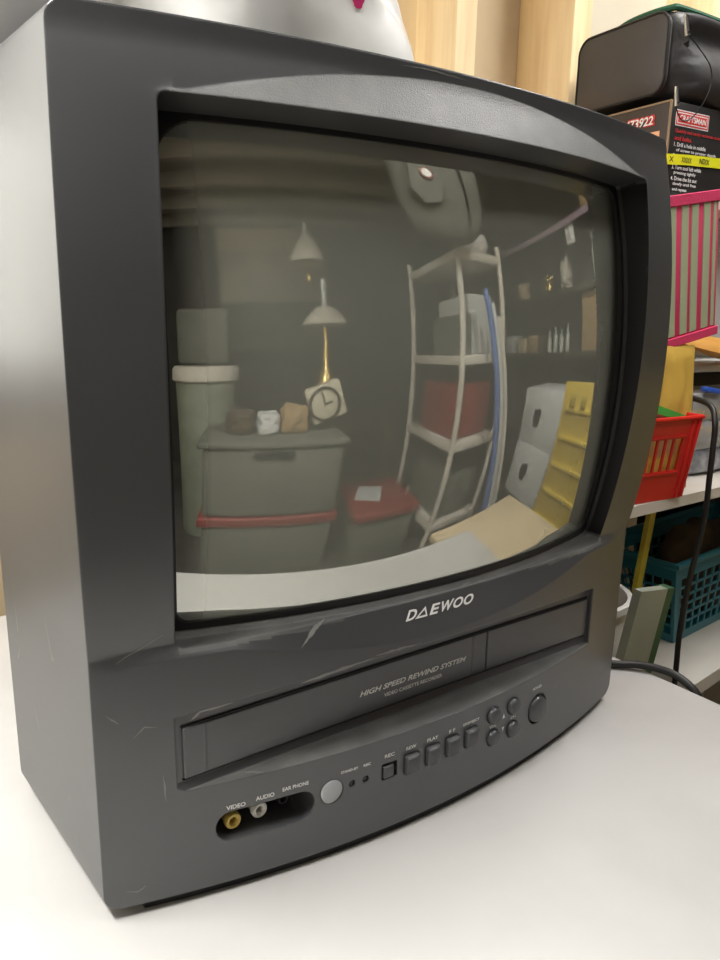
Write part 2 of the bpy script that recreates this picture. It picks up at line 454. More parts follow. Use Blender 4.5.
# doors
bm = B(); box(bm, -.2003, .0588, -.0135, -.004, .0822, .1172, .0006, 1)
for x in (-.186, .0435): box(bm, x-.0004, x+.0004, -.0139, -.0130, .0835, .116)
o = obj('cassette_door', bm, M['plastic'], tv); o['label'] = 'long flap of the cassette slot with printed lettering'
bm = B(); box(bm, .0600, .1844, -.0135, -.004, .0822, .1172, .0006, 1)
o = obj('control_flap', bm, M['plastic'], tv); o['label'] = 'short plain flap right of the cassette door'
bm = B()
for a, b, c_, d in ((-.2012, .1852, .0812, .0818), (-.2012, .1852, .1176, .1182)): box(bm, a, b, -.0128, -.0035, c_, d)
box(bm, .0585, .0603, -.0125, -.0035, .0815, .118)
obj('bay_gap', bm, M['black'], tv)
# jacks
def jack(x, z, col, name, lb, r=.0056):
    bm = B(); y = -.0010
    lathe(bm, [(0, .001), (r*.45, .001), (r*.45, .0125), (r*.62, .0138), (r*.9, .0138), (r, .0128), (r, .010), (r*.8, .0095), (r*.8, 0)], (x, y, z), 24, 'Y')
    o = obj(name, bm, col, tv); o['label'] = lb
    bm = B(); lathe(bm, [(r*.42, .0), (r*.42, .008), (0, .008)], (x, y, z), 16, 'Y'); obj('jack_core', bm, M['black'], o)
    return o
jack(-.1685, .0395, M['yellow_jack'], 'video_jack', 'yellow ringed socket')
jack(-.1490, .0395, M['white_jack'], 'audio_jack', 'white ringed socket')
jack(-.1310, .0410, M['black'], 'earphone_jack', 'black socket', .0042)
bm = B(); yb = basey(-.1022, .0452)
lathe(bm, [(.0086, -.002), (.0086, .0002), (.0078, .0009), (.004, .0014), (0, .0016)], (-.1022, yb, .0452), 32, 'Y'); bmesh.ops.recalc_face_normals(bm, faces=bm.faces[:])
o = obj('remote_sensor', bm, M['sensor'], tv); o['label'] = 'pale grey round sensor window'
for x in LEDX:
    bm = B(); lathe(bm, [(.0024, -.0028), (.0024, -.0012), (0, -.0004)], (x, basey(x, .0462), .0462), 16, 'Y'); obj('indicator_lamp', bm, M['led'], tv)
# lettering
def face_text(s, cx, cz, w, h, name='lettering', surf=None, **k):
    k.setdefault('offset', .018)
    f = surf or (lambda x, z: facey(x, z)-.00035)
    bm = text_bm(s, lambda u, v: Vector((cx+u, f(cx+u, cz+v), cz+v)), w, h, **k)
    return obj(name, bm, M['print'], tv)
# brand word: D, open triangle, E W O O
def brand():
    bm = B(); f = lambda cx, cz: (lambda u, v: Vector((cx+u+v*.7, facey(cx+u, cz+v)-.0004, cz+v)))
    cz = .1600; h = .0068
    for s, cx, w in (('D', -.0358, .0084), ('E', -.0150, .0074), ('W', -.0040, .0122), ('O', .0075, .0098), ('O', .0180, .0098)):
        text_bm(s, f(cx, cz), w, h, offset=.03, bm=bm)
    g = f(-.0256, cz)
    o_ = [(-.0062, -h/2), (.0002, h/2), (.0024, h/2), (.0052, -h/2)]; 
    # triangle ring
    P = [(-.0062, -h/2), (.0004, h/2), (.0052, -h/2)]; Q = [(-.0036, -h/2+.0012), (.0003, h/2-.0022), (.0032, -h/2+.0012)]
    a = [bm.verts.new(g(*p)) for p in P]; b = [bm.verts.new(g(*p)) for p in Q]
    for i in range(3): bm.faces.new((a[i], a[(i+1) % 3], b[(i+1) % 3], b[i]))
    return obj('brand_lettering', bm, M['print'], tv)
brand()
dsurf = lambda x, z: -.01385
face_text('HIGH SPEED REWIND SYSTEM', -.0155, .0996, .104, .0043, surf=dsurf, shear=.3, offset=.03)
face_text('VIDEO CASSETTE RECORDER', -.0170, .0924, .0565, .0030, surf=dsurf)
for s, cx, cz, w, h in (('VIDEO', -.1695, .0552, .0125, .0031), ('AUDIO', -.1502, .0566, .0125, .0031), ('EAR PHONE', -.1290, .0580, .0185, .0029),
                        ('STAND-BY', -.0888, .0576, .0135, .0021), ('REC', -.0748, .0576, .0058, .0021), ('REC', -.0560, .0590, .0085, .0028),
                        ('REW', -.0370, .0592, .0090, .0028), ('PLAY', -.0170, .0594, .0105, .0028), ('F F', .0022, .0594, .0060, .0028),
                        ('STOP/EJECT', .0222, .0598, .0175, .0027), ('VOL', .0474, .0472, .0080, .0024), ('CH', .0722, .0464, .0062, .0024),
                        ('POWER', .1038, .0618, .0125, .0026)):
    face_text(s, cx, cz, w, h)
for z, sg in ((.0520, 1), (.0400, -1)):
    bm = B(); x = .0600
    P = [(x-.0016, z-.0022*sg), (x+.0016, z-.0022*sg), (x, z+.0022*sg)]
    v = [bm.verts.new((a, facey(a, b)-.00035, b)) for a, b in P]; bm.faces.new(v if sg > 0 else v[::-1]); obj('arrow_mark', bm, M['print'], tv)
# scuffs: thin marks following the face
def marks(name, lines, m, wdt=.0009):
    bm = B()
    for L in lines:
        ww = wdt*(L[0] if isinstance(L[0], float) else 1); pts = L[1:] if isinstance(L[0], float) else L
        P = []
        for (a, b), (c, d) in zip(pts, pts[1:]):
            for k in range(6): P.append((lerp(a, c, k/6), lerp(b, d, k/6)))
        P.append(pts[-1]); prev = None
        for i, (x, z) in enumerate(P):
            w = ww*(.15+math.sin(PI*i/(len(P)-1)))*random.uniform(.5, 1.1)/2
            x += random.uniform(-1, 1)*.0002; z += random.uniform(-1, 1)*.0002
            q = P[min(i+1, len(P)-1)]; p_ = P[max(i-1, 0)]; dx, dz = q[0]-p_[0], q[1]-p_[1]; l = math.hypot(dx, dz) or 1
            nx_, nz_ = -dz/l*w, dx/l*w
            a = bm.verts.new((x+nx_, facey(x+nx_, z+nz_)-.0002, z+nz_)); b = bm.verts.new((x-nx_, facey(x-nx_, z-nz_)-.0002, z-nz_))
            if prev: bm.faces.new((prev[0], prev[1], b, a))
            prev = (a, b)
    o = obj(name, bm, m, tv); o['kind'] = 'stuff'; return o
marks('scuff_marks', [
    [(-.2455, .2010), (-.232, .2035), (-.215, .205)], [(-.2365, .1665), (-.222, .173), (-.208, .180)], [(-.243, .135), (-.236, .128)],
    [(-.229, .117), (-.222, .1235), (-.215, .122)], [3., (-.124, .1565), (-.112, .166), (-.104, .170)], [(-.213, .089), (-.212, .070)],
    [(-.2385, .2785), (-.225, .284), (-.213, .289)], [2., (-.196, .122), (-.190, .1268), (-.17, .1290)], [3., (-.125, .1322), (-.100, .1352), (-.07, .1378)],
    [2., (-.07, .1390), (-.05, .1396), (-.03, .1392)], [(-.238, .012), (-.231, .010), (-.226, .013)], [(.204, .40), (.212, .428), (.222, .452)],
    [(.206, .333), (.214, .345), (.222, .352)], [(.210, .25), (.222, .256), (.236, .258)], [2., (.012, .1702), (.022, .1712)], [(.222, .44), (.226, .47), (.229, .483)],
    [(.130, .054), (.134, .051)], [(.160, .016), (.165, .0185)], [(-.21, .335), (-.222, .330)], [(-.06, .5075), (-.04, .5085), (-.01, .5075)],
    [2., (-.165, .079), (-.150, .0745)], [1.5, (-.05, .0737), (-.045, .0765)]], M['scratch'])
def side_marks():
    bm = B()
    for k in range(26):
        y = random.uniform(.02, .15); z = random.uniform(.02, .48); l = random.uniform(.003, .03); a = random.gauss(1.45, .35)
        w = random.uniform(.0003, .0008)
        p = Vector((0, y, z)); d = Vector((0, math.cos(a), math.sin(a)))*l; s = Vector((0, -d.z, d.y)).normalized()*w
        vs = []
        for q in (p-s, p+s, p+d+s*.3, p+d-s*.3):
            x = -(.2435+(q.y+.09)*.02/.26)-.0003; vs.append(bm.verts.new((x, q.y, min(q.z, .5))))
        bm.faces.new(vs)
    o = obj('side_scratches', bm, M['scratch2'], tv); o['kind'] = 'stuff'
side_marks()
# plinth under the bezel
bm = B(); P = []
for k in range(41):
    x = -.226+.452*k/40; P.append(Vector((x, basey(x*1.02, 0)+.004, TB)))
P += [Vector((.226, .16, TB)), Vector((-.226, .16, TB))]
prism(bm, P, (0, 0, .0095)); obj('base', bm, M['black'], tv)
# rear cabinet with louvred flanks
bm = B(); rings = []
for y, hx, z0, z1 in ((.165, .2575, .004, .505), (.20, .2560, .006, .503), (.34, .222, .02, .49), (.43, .18, .05, .46)):
    rings.append([(x, y, z) for x, z in rrect(-hx, hx, z0, z1, .02, 5)])
loft(bm, rings); cab = obj('rear_cabinet', bm, M['plastic'], tv)
bm = B()
for s in (-1, 1):
  bm = B()
  for k in range(44):
        z = .05+k*.0072
        a = Vector((s*.2568, .185, z)); b = Vector((s*.2235, .335, z))
        v = [bm.verts.new(p) for p in (a, b, b+Vector((s*.0035, 0, -.0034)), a+Vector((s*.0035, 0, -.0034)), a+Vector((0, 0, -.0036)), b+Vector((0, 0, -.0036)))]
        bm.faces.new((v[0], v[1], v[2], v[3])); bm.faces.new((v[3], v[2], v[5], v[4])); bm.faces.new((v[0], v[3], v[4])); bm.faces.new((v[1], v[5], v[2])); bm.faces.new((v[0], v[4], v[5], v[1]))
  bmesh.ops.recalc_face_normals(bm, faces=bm.faces[:]); obj('ventilation_louvres', bm, M['plastic'], cab)
bm = B(); box(bm, -.19, .19, .17, .41, TB, .03, .004); obj('rear_foot', bm, M['black'], tv)

# ------------------------------------------------------------ work table
tb = thing('work_table', (-.45, .15, -.85), 'white laminate work table carrying the big television', 'table')
bm = B(); box(bm, -1.15, .335, -.272, .545, TB-.028, TB, .004, 3); obj('tabletop', bm, M['tabletop'], tb)
bm = B(); box(bm, -1.08, .27, -.20, -.18, TB-.10, TB-.028, .002); box(bm, -1.08, .27, .47, .49, TB-.10, TB-.028, .002)
box(bm, -1.08, -1.06, -.18, .47, TB-.10, TB-.028, .002); box(bm, .25, .27, -.18, .47, TB-.10, TB-.028, .002); obj('apron', bm, M['white'], tb)
for x in (-1.05, .24):
    for y in (-.17, .46):
        bm = B(); tube(bm, [(x, y, -.85), (x, y, TB-.028)], .018, 14); obj('leg', bm, M['metal'], tb)

# ------------------------------------------------------------ room
def wallbox(name, a, m): bm = B(); box(bm, *a); return struct(name, bm, m)
wallbox('floor', (-1.9, 2.7, -3.6, .95, -.95, -.85), M['floor'])
wallbox('ceiling', (-1.9, 2.7, -3.6, .95, 1.75, 1.85), M['ceil'])
wallbox('wall_back', (-1.9, 2.7, .68, .78, -.85, 1.75), M['board'])
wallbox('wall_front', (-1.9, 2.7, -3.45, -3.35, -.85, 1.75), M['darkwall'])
wallbox('wall_left', (-1.75, -1.65, -3.35, .68, -.85, 1.75), M['wall'])
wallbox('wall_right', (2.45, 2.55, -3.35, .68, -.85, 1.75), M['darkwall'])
# bright window at the back left
bm = B(); box(bm, -1.45, -.08, .664, .678, .30, 1.35); o = struct('window_1', bm, M['tube_window'])
bm = B()
for a in ((-1.50, -1.45, .25, 1.40), (-.08, -.03, .25, 1.40), (-1.45, -.08, 1.35, 1.40), (-1.45, -.08, .25, .30), (-.83, -.80, .30, 1.35)): box(bm, a[0], a[1], .650, .679, a[2], a[3], .002)
obj('window_frame', bm, M['white'], o)
# studs on the back wall
def stud(x0, x1, i, y0=.55): 
    bm = B(); box(bm, x0, x1, y0, .68, -.85, 1.75, .003); o = struct('trim_%d' % i, bm, M['wood'])
stud(.4995, .5425, 1); stud(.767, .8145, 2); stud(.02, .065, 3); stud(-1.60, -1.555, 4); stud(1.18, 1.225, 5)
bm = B(); box(bm, .405, .4995, .648, .68, -.85, 1.75); struct('trim_6', bm, M['wood'])
bm = B(); box(bm, .815, 1.18, .66, .68, -.85, 1.75); struct('trim_7', bm, M['wall'])
bm = B()
for k in range(9):
    y = -3.2+.42*k; box(bm, -1.65, 2.45, y, y+.045, 1.62, 1.75)
struct('trim_8', bm, M['ceil'])

# ------------------------------------------------------------ lights (shop lamps hung from the joists)
def shop_lamp(loc, rz, L, label, power, col=(1, .985, .96)):
    t = thing('shop_lamp', loc, label, 'lamp')
    x, y, z = loc
    bm = B(); prism(bm, [(x-L/2, y-.09, z), (x-L/2, y-.04, z+.05), (x-L/2, y+.04, z+.05), (x-L/2, y+.09, z), (x-L/2, y+.085, z), (x-L/2, y+.035, z+.044), (x-L/2, y-.035, z+.044), (x-L/2, y-.085, z)], (L, 0, 0)); obj('reflector', bm, M['white'], t)
    for s in (-1, 1):
        bm = B(); tube(bm, [(x-L/2+.02, y+s*.03, z+.022), (x+L/2-.02, y+s*.03, z+.022)], .013, 12); obj('tube', bm, M['tube'], t)
        bm = B(); tube(bm, [(x+s*L*.4, y, z+.048), (x+s*L*.4, y, 1.622)], .003, 6); obj('hanging_chain', bm, M['metal'], t)
    t.rotation_euler.z = R(rz)
    ld = bpy.data.lights.new('lamp_light', 'AREA'); ld.shape = 'RECTANGLE'; ld.size = L*.95; ld.size_y = .16; ld.energy = power; ld.color = col
    lo = bpy.data.objects.new('lamp_light', ld); C.objects.link(lo); lo.parent = t; lo.location = (0, 0, -.004)
    return t
LP = dict(a=30, b=4.8, c=.4, d=14)
shop_lamp((-.70, .06, 1.28), 90, .6, 'fluorescent shop lamp hanging above the table behind the television', LP['a'])
shop_lamp((.32, -.50, 1.50), 0, 1.2, 'fluorescent shop lamp hanging in front of the television', LP['b'])
shop_lamp((-1.15, -2.2, 1.42), 90, 1.2, 'added unseen shop lamp brightening the dark far end of the room', LP['c'])  # added fill lamp, kept out of view and out of the mirrored room
shop_lamp((.98, .02, 1.48), 90, .6, 'fluorescent shop lamp hanging over the right end of the table', LP['d'])
#BACKGROUND-START
# ------------------------------------------------------------ shelving at the right, behind the television
def plank(name, label, pts, z0, z1, m, cat='shelf', group=None):
    bm = B(); prism(bm, [Vector((x, y, z0)) for x, y in pts], (0, 0, z1-z0))
    o = obj(name, bm, m, loc=(pts[0][0], pts[0][1], z0)); return tag(o, label, cat, group)
plank('shelf_board', 'white shelf board carrying the red plastic basket', [(.42, .200), (1.45, .200), (1.45, .545), (.42, .545)], .0835, .100, M['shelfwhite'])
plank('shelf_board', 'white low shelf board under the teal laundry basket', [(.742, .176), (1.40, .24), (1.40, .545), (.742, .545)], -.245, -.220, M['shelfwhite'])
plank('shelf_board', 'narrow upper shelf board under the black printed tool carton', [(.742, .293), (1.45, .293), (1.45, .545), (.52, .545)], .530, .5420, M['shelfwhite'])
for x, y in ((1.42, .215), (1.42, .53)):
    bm = B(); box(bm, x-.015, x+.015, y-.012, y+.012, -.85, 1.0, .002)
    tag(obj('shelf_upright', bm, M['shelfwhite'], loc=(x, y, -.85)), 'white upright post at the right end of the shelving', 'post', 'shelving posts')
# low dark stool for the things leaning beside the table
st = thing('low_stool', (.56, .25, -.85), 'dark low stool between the table and the shelving', 'stool')
bm = B(); box(bm, .42, .73, .09, .47, -.44, -.41, .004); obj('seat', bm, M['black'], st)
for x in (.44, .71):
    for y in (.11, .45): bm = B(); box(bm, x-.015, x+.015, y-.015, y+.015, -.85, -.44, .002); obj('leg', bm, M['black'], st)

# printed tool carton with tape
Kx, Ky, KZ = .722, .315, .5425
def rotp(p, c, a):
    a = R(a); x, y = p[0]-c[0], p[1]-c[1]; return Vector((c[0]+x*math.cos(a)-y*math.sin(a), c[1]+x*math.sin(a)+y*math.cos(a), p[2]))
RZ = Matrix.Translation((Kx, Ky, 0)) @ Matrix.Rotation(R(-5), 4, 'Z') @ Matrix.Translation((-Kx, -Ky, 0))
ct = thing('tool_carton', (Kx+.17, Ky+.08, KZ), 'black printed tool carton with a red logo, lying under the black zip bag', 'box')
CH = .134
bm = B(); box(bm, Kx, Kx+.36, Ky, Ky+.20, KZ, KZ+CH, .0012, 2, RZ)
o = obj('carton_body', bm, [M['cartonblack'], M['cartonside']], ct)
for p in o.data.polygons:
    if p.normal.x < -.8: p.material_index = 1
bm = B(); box(bm, Kx-.0012, Kx+.0022, Ky-.0012, Ky+.0022, KZ, KZ+CH, .0006, 1, RZ); box(bm, Kx-.001, Kx+.0015, Ky, Ky+.2, KZ+CH-.002, KZ+CH+.0008, 0, 1, RZ)
obj('worn_edge', bm, M['cardedge'], ct)
def front(u, v, e=.0006): return RZ @ Vector((Kx+u, Ky-e, KZ+v))
def side(u, v, e=.0006): return RZ @ Vector((Kx-e, Ky+u, KZ+v))     # u to the back = image left
def quad(bm, f, u0, u1, v0, v1, e=.0006):
    bm.faces.new([bm.verts.new(f(a, b, e)) for a, b in ((u0, v0), (u1, v0), (u1, v1), (u0, v1))])
bm = B(); quad(bm, front, .012, .090, .1005, .1230); obj('logo_panel', bm, M['wprint'], ct)
bm = B(); quad(bm, front, .0135, .0885, .1020, .1215, .0009); obj('logo_ground', bm, M['red'], ct)
bm = B(); quad(bm, front, .0155, .0865, .1040, .1195, .0011); obj('logo_border', bm, M['wprint'], ct)
bm = B(); quad(bm, front, .0170, .0850, .1055, .1180, .0013); obj('logo_field', bm, M['red'], ct)
bm = text_bm('CRAFTSMAN', lambda u, v: front(.051+u+v*.15, .1118+v, .0017), .062, .0085, offset=.02); obj('logo_lettering', bm, M['wprint'], ct)
for k, (s, w_) in enumerate((('Quickly and easily removes screws', .115), ('and bolts.', .040))):
    bm = text_bm(s, lambda u, v: front(.014+w_/2+u, .0930-k*.0095+v, .001), w_, .0062, offset=.012); obj('red_lettering', bm, M['red'], ct)
for k, (s, u0, w_) in enumerate((('1. Drill a hole in middle', .014, .075), ('of screw to proper depth', .020, .095), ('2. Install extractor', .014, .062), ('in the drill chuck', .020, .060),
                                 ('3. Turn tool left while', .014, .070), ('pressing tightly', .020, .052), ('4. Drive the bit out', .014, .062), ('slowly until free', .020, .055), ('and repeat', .020, .034))):
    bm = text_bm(s, lambda u, v: front(u0+w_/2+u, .0745-k*.0080+v, .001), w_, .0058, offset=.01); obj('white_lettering', bm, M['wprint'], ct)
bm = text_bm('9473922', lambda u, v: side(.060-u+v*-.1, .111+v-.0*u, .0018), .062, .013, offset=.02); obj('number_lettering', bm, M['wprint'], ct)
bm = text_bm('9473922', lambda u, v: side(.060-u+v*-.1, .111+v, .0009), .068, .017, offset=.075); obj('number_outline', bm, M['red'], ct)
bm = B(); quad(bm, side, .016, .075, .030, .094); obj('picture_panel', bm, M['peach'], ct)
# yellow printed tape round the corner
bm = B()
pts = [side(.022, .036, .004)] + [side(.010, .042, .0022), side(0.0, .044, .0022)] + [front(0.0, .044, .0022), front(.05, .0475, .0018), front(.12, .050, .0018), front(.24, .052, .0018)]
lo_ = [bm.verts.new(p) for p in pts]; hi_ = [bm.verts.new(p+Vector((0, 0, .0150))) for p in pts]
for i in range(len(pts)-1): bm.faces.new((lo_[i], lo_[i+1], hi_[i+1], hi_[i]))
tp = obj('tape_strip', bm, M['yellow_tape'], ct)
for s, u in (('X', .010), ('XXIXX', .045), ('NDIX', .088)):
    bm = text_bm(s, lambda a, b: front(u+a, .0520+u*.05+b, .0024), .010 if s == 'X' else .024, .0075, offset=.015); obj('tape_lettering', bm, M['blackprint'], tp)

# black zip bag
BZ = KZ+CH+.001
bgt = thing('tool_bag', (Kx+.18, Ky+.08, BZ), 'black soft zip bag with green trim, lying on the printed tool carton', 'bag')
bm = B(); r = soft(bm, 0, 0, 0, .46, .215, .138, amp=.012, freq=9, seed=2, pw=7)
bmesh.ops.transform(bm, matrix=RZ @ Matrix.Translation((Kx+.228, Ky+.103, BZ)), verts=bm.verts)
for v in bm.verts:    # sunken front panel
    q = RZ.inverted() @ v.co
    if q.y < Ky+.03 and q.x > Kx+.03: v.co += (RZ.to_3x3() @ Vector((0, 1, 0)))*(.022*math.exp(-((q.z-BZ-.095)/.026)**2) - .010*math.exp(-((q.z-BZ-.03)/.03)**2))
obj('bag_body', bm, M['nylon'], bgt, ang=60)
def bside(u, v, e=.0): return RZ @ Vector((Kx+.003-e, Ky+u, BZ+v))
bm = B(); P = rrect(.014, .190, .012, .124, .022, 6); c0 = bside(.11, .07, .014)
rg = [[bside(a, b, .001) for a, b in P], [bside(a, b, .007) for a, b in P], [bside(.11+(a-.11)*.92, .068+(b-.068)*.9, .010) for a, b in P], [bside(.11+(a-.11)*.5, .068+(b-.068)*.5, .014) for a, b in P], [bside(.11+(a-.11)*.05, .068+(b-.068)*.05, .013) for a, b in P]]
loft(bm, rg); obj('end_panel', bm, M['nylon_grey'], bgt, ang=60)
bm = B(); tube(bm, [bside(a, b, .0075) for a, b in P], .0022, 6, closed=True); obj('zip_piping', bm, M['black'], bgt)
bm = B(); tube(bm, spline([bside(.175, .112, -.02), bside(.14, .125, -.012), bside(.09, .131, -.004), bside(.03, .131, -.008), RZ @ Vector((Kx+.04, Ky+.022, BZ+.132)), RZ @ Vector((Kx+.2, Ky+.022, BZ+.128)), RZ @ Vector((Kx+.42, Ky+.022, BZ+.126))], 5), .005, 8); obj('green_trim', bm, M['green_cloth'], bgt)
def zip_pull(p, d, L=.022):
    p = Vector(p); d = Vector(d).normalized(); bm = B()
    tube(bm, [p, p+d*L*.15, p+d*L*.5, p+d*L], lambda t: .0022+.0016*t, 10); pl = obj('zip_pull', bm, M['metal'], bgt, ang=50)
    bm = B(); e = p+d*L*.86; tube(bm, [e+Vector((-.001, -.0042, 0)), e+Vector((.001, .0042, 0))], .0016, 10); obj('pull_hole', bm, M['black'], pl)
zip_pull(front(-.020, CH+.104, .024), (.40, 0, -1), .028); zip_pull(front(-.016, CH+.012, .018), (.25, 0, -1), .026)
bm = B(); tube(bm, spline([front(-.009, CH+.077, .026), front(.018, CH+.066, .024), front(.052, CH+.045, .022), front(.056, CH+.015, .020), front(.040, CH-.018, .012), front(.018, CH-.028, .008), front(-.006, CH-.012, .012)], 6), .0009, 6); obj('pull_cord', bm, M['black'], bgt)

# striped fabric bin, tilted
def pinkbox():
    t = thing('fabric_bin', (.575, .28, .30), 'pink fabric bin with sage green stripes, tilted above the red basket', 'bin')
    X0, X1, Z0, Z1 = .400, .738, .338, .542; mt = rot_about((.738, .22, .44), 'Y', -9.5)
    bm = B()
    box(bm, X0, X1, .222, .286, Z0, Z1, .003, 2, mt)
    obj('bin_body', bm, M['pink'], t)
    x = X1-.0085; 
    for k, w_ in enumerate((.0075, .016, .016, .016, .016, .016, .016, .016)):
        bm = B(); box(bm, x-w_, x, .2205, .2235, Z0+.014, Z1-.014, .0004, 1, mt)
        # pale stripe
        s = obj('fabric_stripe', bm, M['green_stripe'], t); x -= w_+(.0135 if k % 2 else .0080)
    bm = B(); box(bm, X0-.001, X1+.001, .2185, .2215, Z1-.014, Z1+.001, .001, 1, mt); obj('top_binding', bm, M['pink'], t)
    bm = B(); box(bm, X0-.001, X1+.001, .2185, .2215, Z0-.001, Z0+.012, .001, 1, mt); obj('bottom_binding', bm, M['pink'], t)
pinkbox()
# things under and beside it
bm = B(); box(bm, .40, .485, .225, .33, .1005, .280, .002); o = tag(obj('cardboard_box', bm, M['carton'], loc=(.44, .28, .10)), 'plain brown cardboard box on the white shelf behind the television', 'box')
bm = B(); box(bm, .89, 1.13, .365, .47, .3150, .529, .003, 2); tag(obj('white_carton', bm, M['wcarton'], loc=(1.0, .40, .315)), 'white carton standing right of the striped fabric bin', 'box')
bm = B(); box(bm, .868, .96, .300, .3145, .5425, .598, .002, 2, None); tag(obj('white_box', bm, M['white'], loc=(.91, .307, .5425)), 'small white box standing in front of the printed tool carton', 'box')
# storage case with a white lid
cs = thing('storage_case', (.98, .38, .248), 'dark storage case with a white lid above the clear bead cases', 'case')
mt = rot_about((.83, .31, .27), 'Z', -6)
bm = B(); box(bm, .790, 1.14, .300, .47, .2475, .270, .002, 2, mt); obj('case_body', bm, M['black'], cs)
bm = B(); box(bm, .786, 1.144, .296, .474, .2705, .284, .004, 3, mt); obj('case_lid', bm, M['white'], cs)
def mailer(name, label, c, w, h, th, rx, ry, rz, m, seed=1):
    bm = B(); bmesh.ops.create_grid(bm, x_segments=22, y_segments=22, size=.5)
    top = []
    for v in bm.verts:
        x, y = v.co.x, v.co.y; e = (1-(2*x)**4)*(1-(2*y)**4)
        v.co = Vector((x*w, y*h, th/2*e**.5 if e > 0 else 0)); v.co.z += noise.noise(Vector((x*5+seed, y*5, seed)))*th*.35*max(0, e)
    d = bmesh.ops.duplicate(bm, geom=bm.verts[:]+bm.edges[:]+bm.faces[:])
    dv = [g for g in d['geom'] if isinstance(g, bmesh.types.BMVert)]
    for v in dv: v.co.z *= -1
    bmesh.ops.reverse_faces(bm, faces=[g for g in d['geom'] if isinstance(g, bmesh.types.BMFace)])
    bmesh.ops.remove_doubles(bm, verts=bm.verts, dist=.0004)
    mm = Matrix.Translation(c) @ Matrix.Rotation(R(rz), 4, 'Z') @ Matrix.Rotation(R(ry), 4, 'Y') @ Matrix.Rotation(R(rx), 4, 'X')
    bmesh.ops.transform(bm, matrix=mm, verts=bm.verts)
    lz = min(v.co.z for v in bm.verts)
    return tag(obj(name, bm, m, loc=(c[0], c[1], lz), ang=60), label, 'envelope')
mailer('padded_envelope', 'orange padded envelope sagging over the white lidded case, under the striped bin', (.86, .30, .318), .20, .13, .020, 14, 12, -20, M['orange'], 4)
# red basket
def basket():
    c = Vector((.667, .196, .1005)); t = thing('plastic_basket', (.63, .25, .1005), 'red slotted plastic basket on the white shelf, holding envelopes', 'basket')
    a = Vector((-.62, -.05, 0)).normalized()*1.0; a = Vector((-.97, .10, 0)).normalized(); b = Vector((.66, .75, 0)).normalized(); b = Vector((.16, .98, 0)).normalized()
    W_, D_, H_ = .16, .12, .122; fl = .012
    def P(u, v, z, o=0):   # u along front (to the left), v into depth
        k = z/H_*fl
        return c + a*(u*(W_+2*k)-k) + b*(v*(D_+2*k)-k) + Vector((0, 0, z))
    def wall(p, n_cols, win, nm):
        # wall as frame with slots; p(s,z,e) s 0..1
        bm = B(); T = .0022
        def slab(s0, s1, z0, z1, T=T):
            v = [p(s0, z0, 0), p(s1, z0, 0), p(s1, z1, 0), p(s0, z1, 0), p(s0, z0, T), p(s1, z0, T), p(s1, z1, T), p(s0, z1, T)]
            q = [bm.verts.new(x) for x in v]
            for f in ((0, 1, 2, 3), (7, 6, 5, 4), (0, 4, 5, 1), (1, 5, 6, 2), (2, 6, 7, 3), (3, 7, 4, 0)): bm.faces.new([q[i] for i in f])
        (s0, s1, z0, z1) = win
        slab(0, 1, 0, z0); slab(0, 1, z1, H_); slab(0, s0, z0, z1); slab(s1, 1, z0, z1)
        for k in range(1, n_cols): s = lerp(s0, s1, k/n_cols); slab(s-.012, s+.012, z0, z1)
        slab(s0-.02, s1+.02, z1+.002, z1+.005, T*-1.2); slab(s0-.02, s1+.02, z0-.005, z0-.002, T*-1.2)
        bmesh.ops.recalc_face_normals(bm, faces=bm.faces[:])
        return obj(nm, bm, M['redplastic'], t)
    wall(lambda s, z, e: P(s, 0, z)+Vector((0, 1, 0))*e, 7, (.16, .84, .045, .092), 'front_wall')
    wall(lambda s, z, e: P(0, s, z)+Vector((-1, 0, 0))*e, 5, (.25, .75, .050, .085), 'side_wall')
    wall(lambda s, z, e: P(1, s, z)+Vector((1, 0, 0))*e, 5, (.25, .75, .050, .085), 'side_wall')
    wall(lambda s, z, e: P(s, 1, z)+Vector((0, -1, 0))*e, 7, (.16, .84, .045, .092), 'back_wall')
    bm = B(); prism(bm, [P(0, 0, 0), P(1, 0, 0), P(1, 1, 0), P(0, 1, 0)], (0, 0, .003)); obj('basket_floor', bm, M['redplastic'], t)
    bm = B(); cn = [P(-.01, -.01, H_), P(1.01, -.01, H_), P(1.01, 1.01, H_), P(-.01, 1.01, H_)]
    tube(bm, [lerp(cn[i], cn[(i+1) % 4], k/6) for i in range(4) for k in range(6)], .0034, 8, closed=True); obj('rim', bm, M['redplastic'], t)
    for u, v in ((.0, .0), (.07, 0), (.93, 0)): 
        bm = B(); tube(bm, [P(u, v, .002), P(u, v, H_)], .003, 8); obj('corner_rib', bm, M['redplastic'], t)
    return P
BP = basket()
mailer('padded_envelope', 'tall yellow padded envelope standing in the red basket', (.648, .2135, .215), .115, .215, .012, 87, 0, 3, M['manila'], 2)
mailer('padded_envelope', 'creased orange paper packet at the front of the red basket', (.600, .235, .160), .10, .10, .008, 86, 0, 4, M['orange'], 9)
mt = rot_about((.64, .20, .222), 'Y', 15)
gc = thing('card_sheet', (.625, .2, .19), 'brown card with a green and grey striped edge in the red basket', 'card')
bm = B(); box(bm, .575, .668, .2045, .2055, .160, .219, 0, 1, mt); obj('card_face', bm, M['brownpaper'], gc)
bm = B(); box(bm, .575, .668, .2035, .2050, .219, .230, 0, 1, mt); obj('green_edge', bm, M['green'], gc)
bm = B(); box(bm, .575, .668, .2035, .2050, .214, .2187, 0, 1, mt); obj('grey_edge', bm, M['metal'], gc)
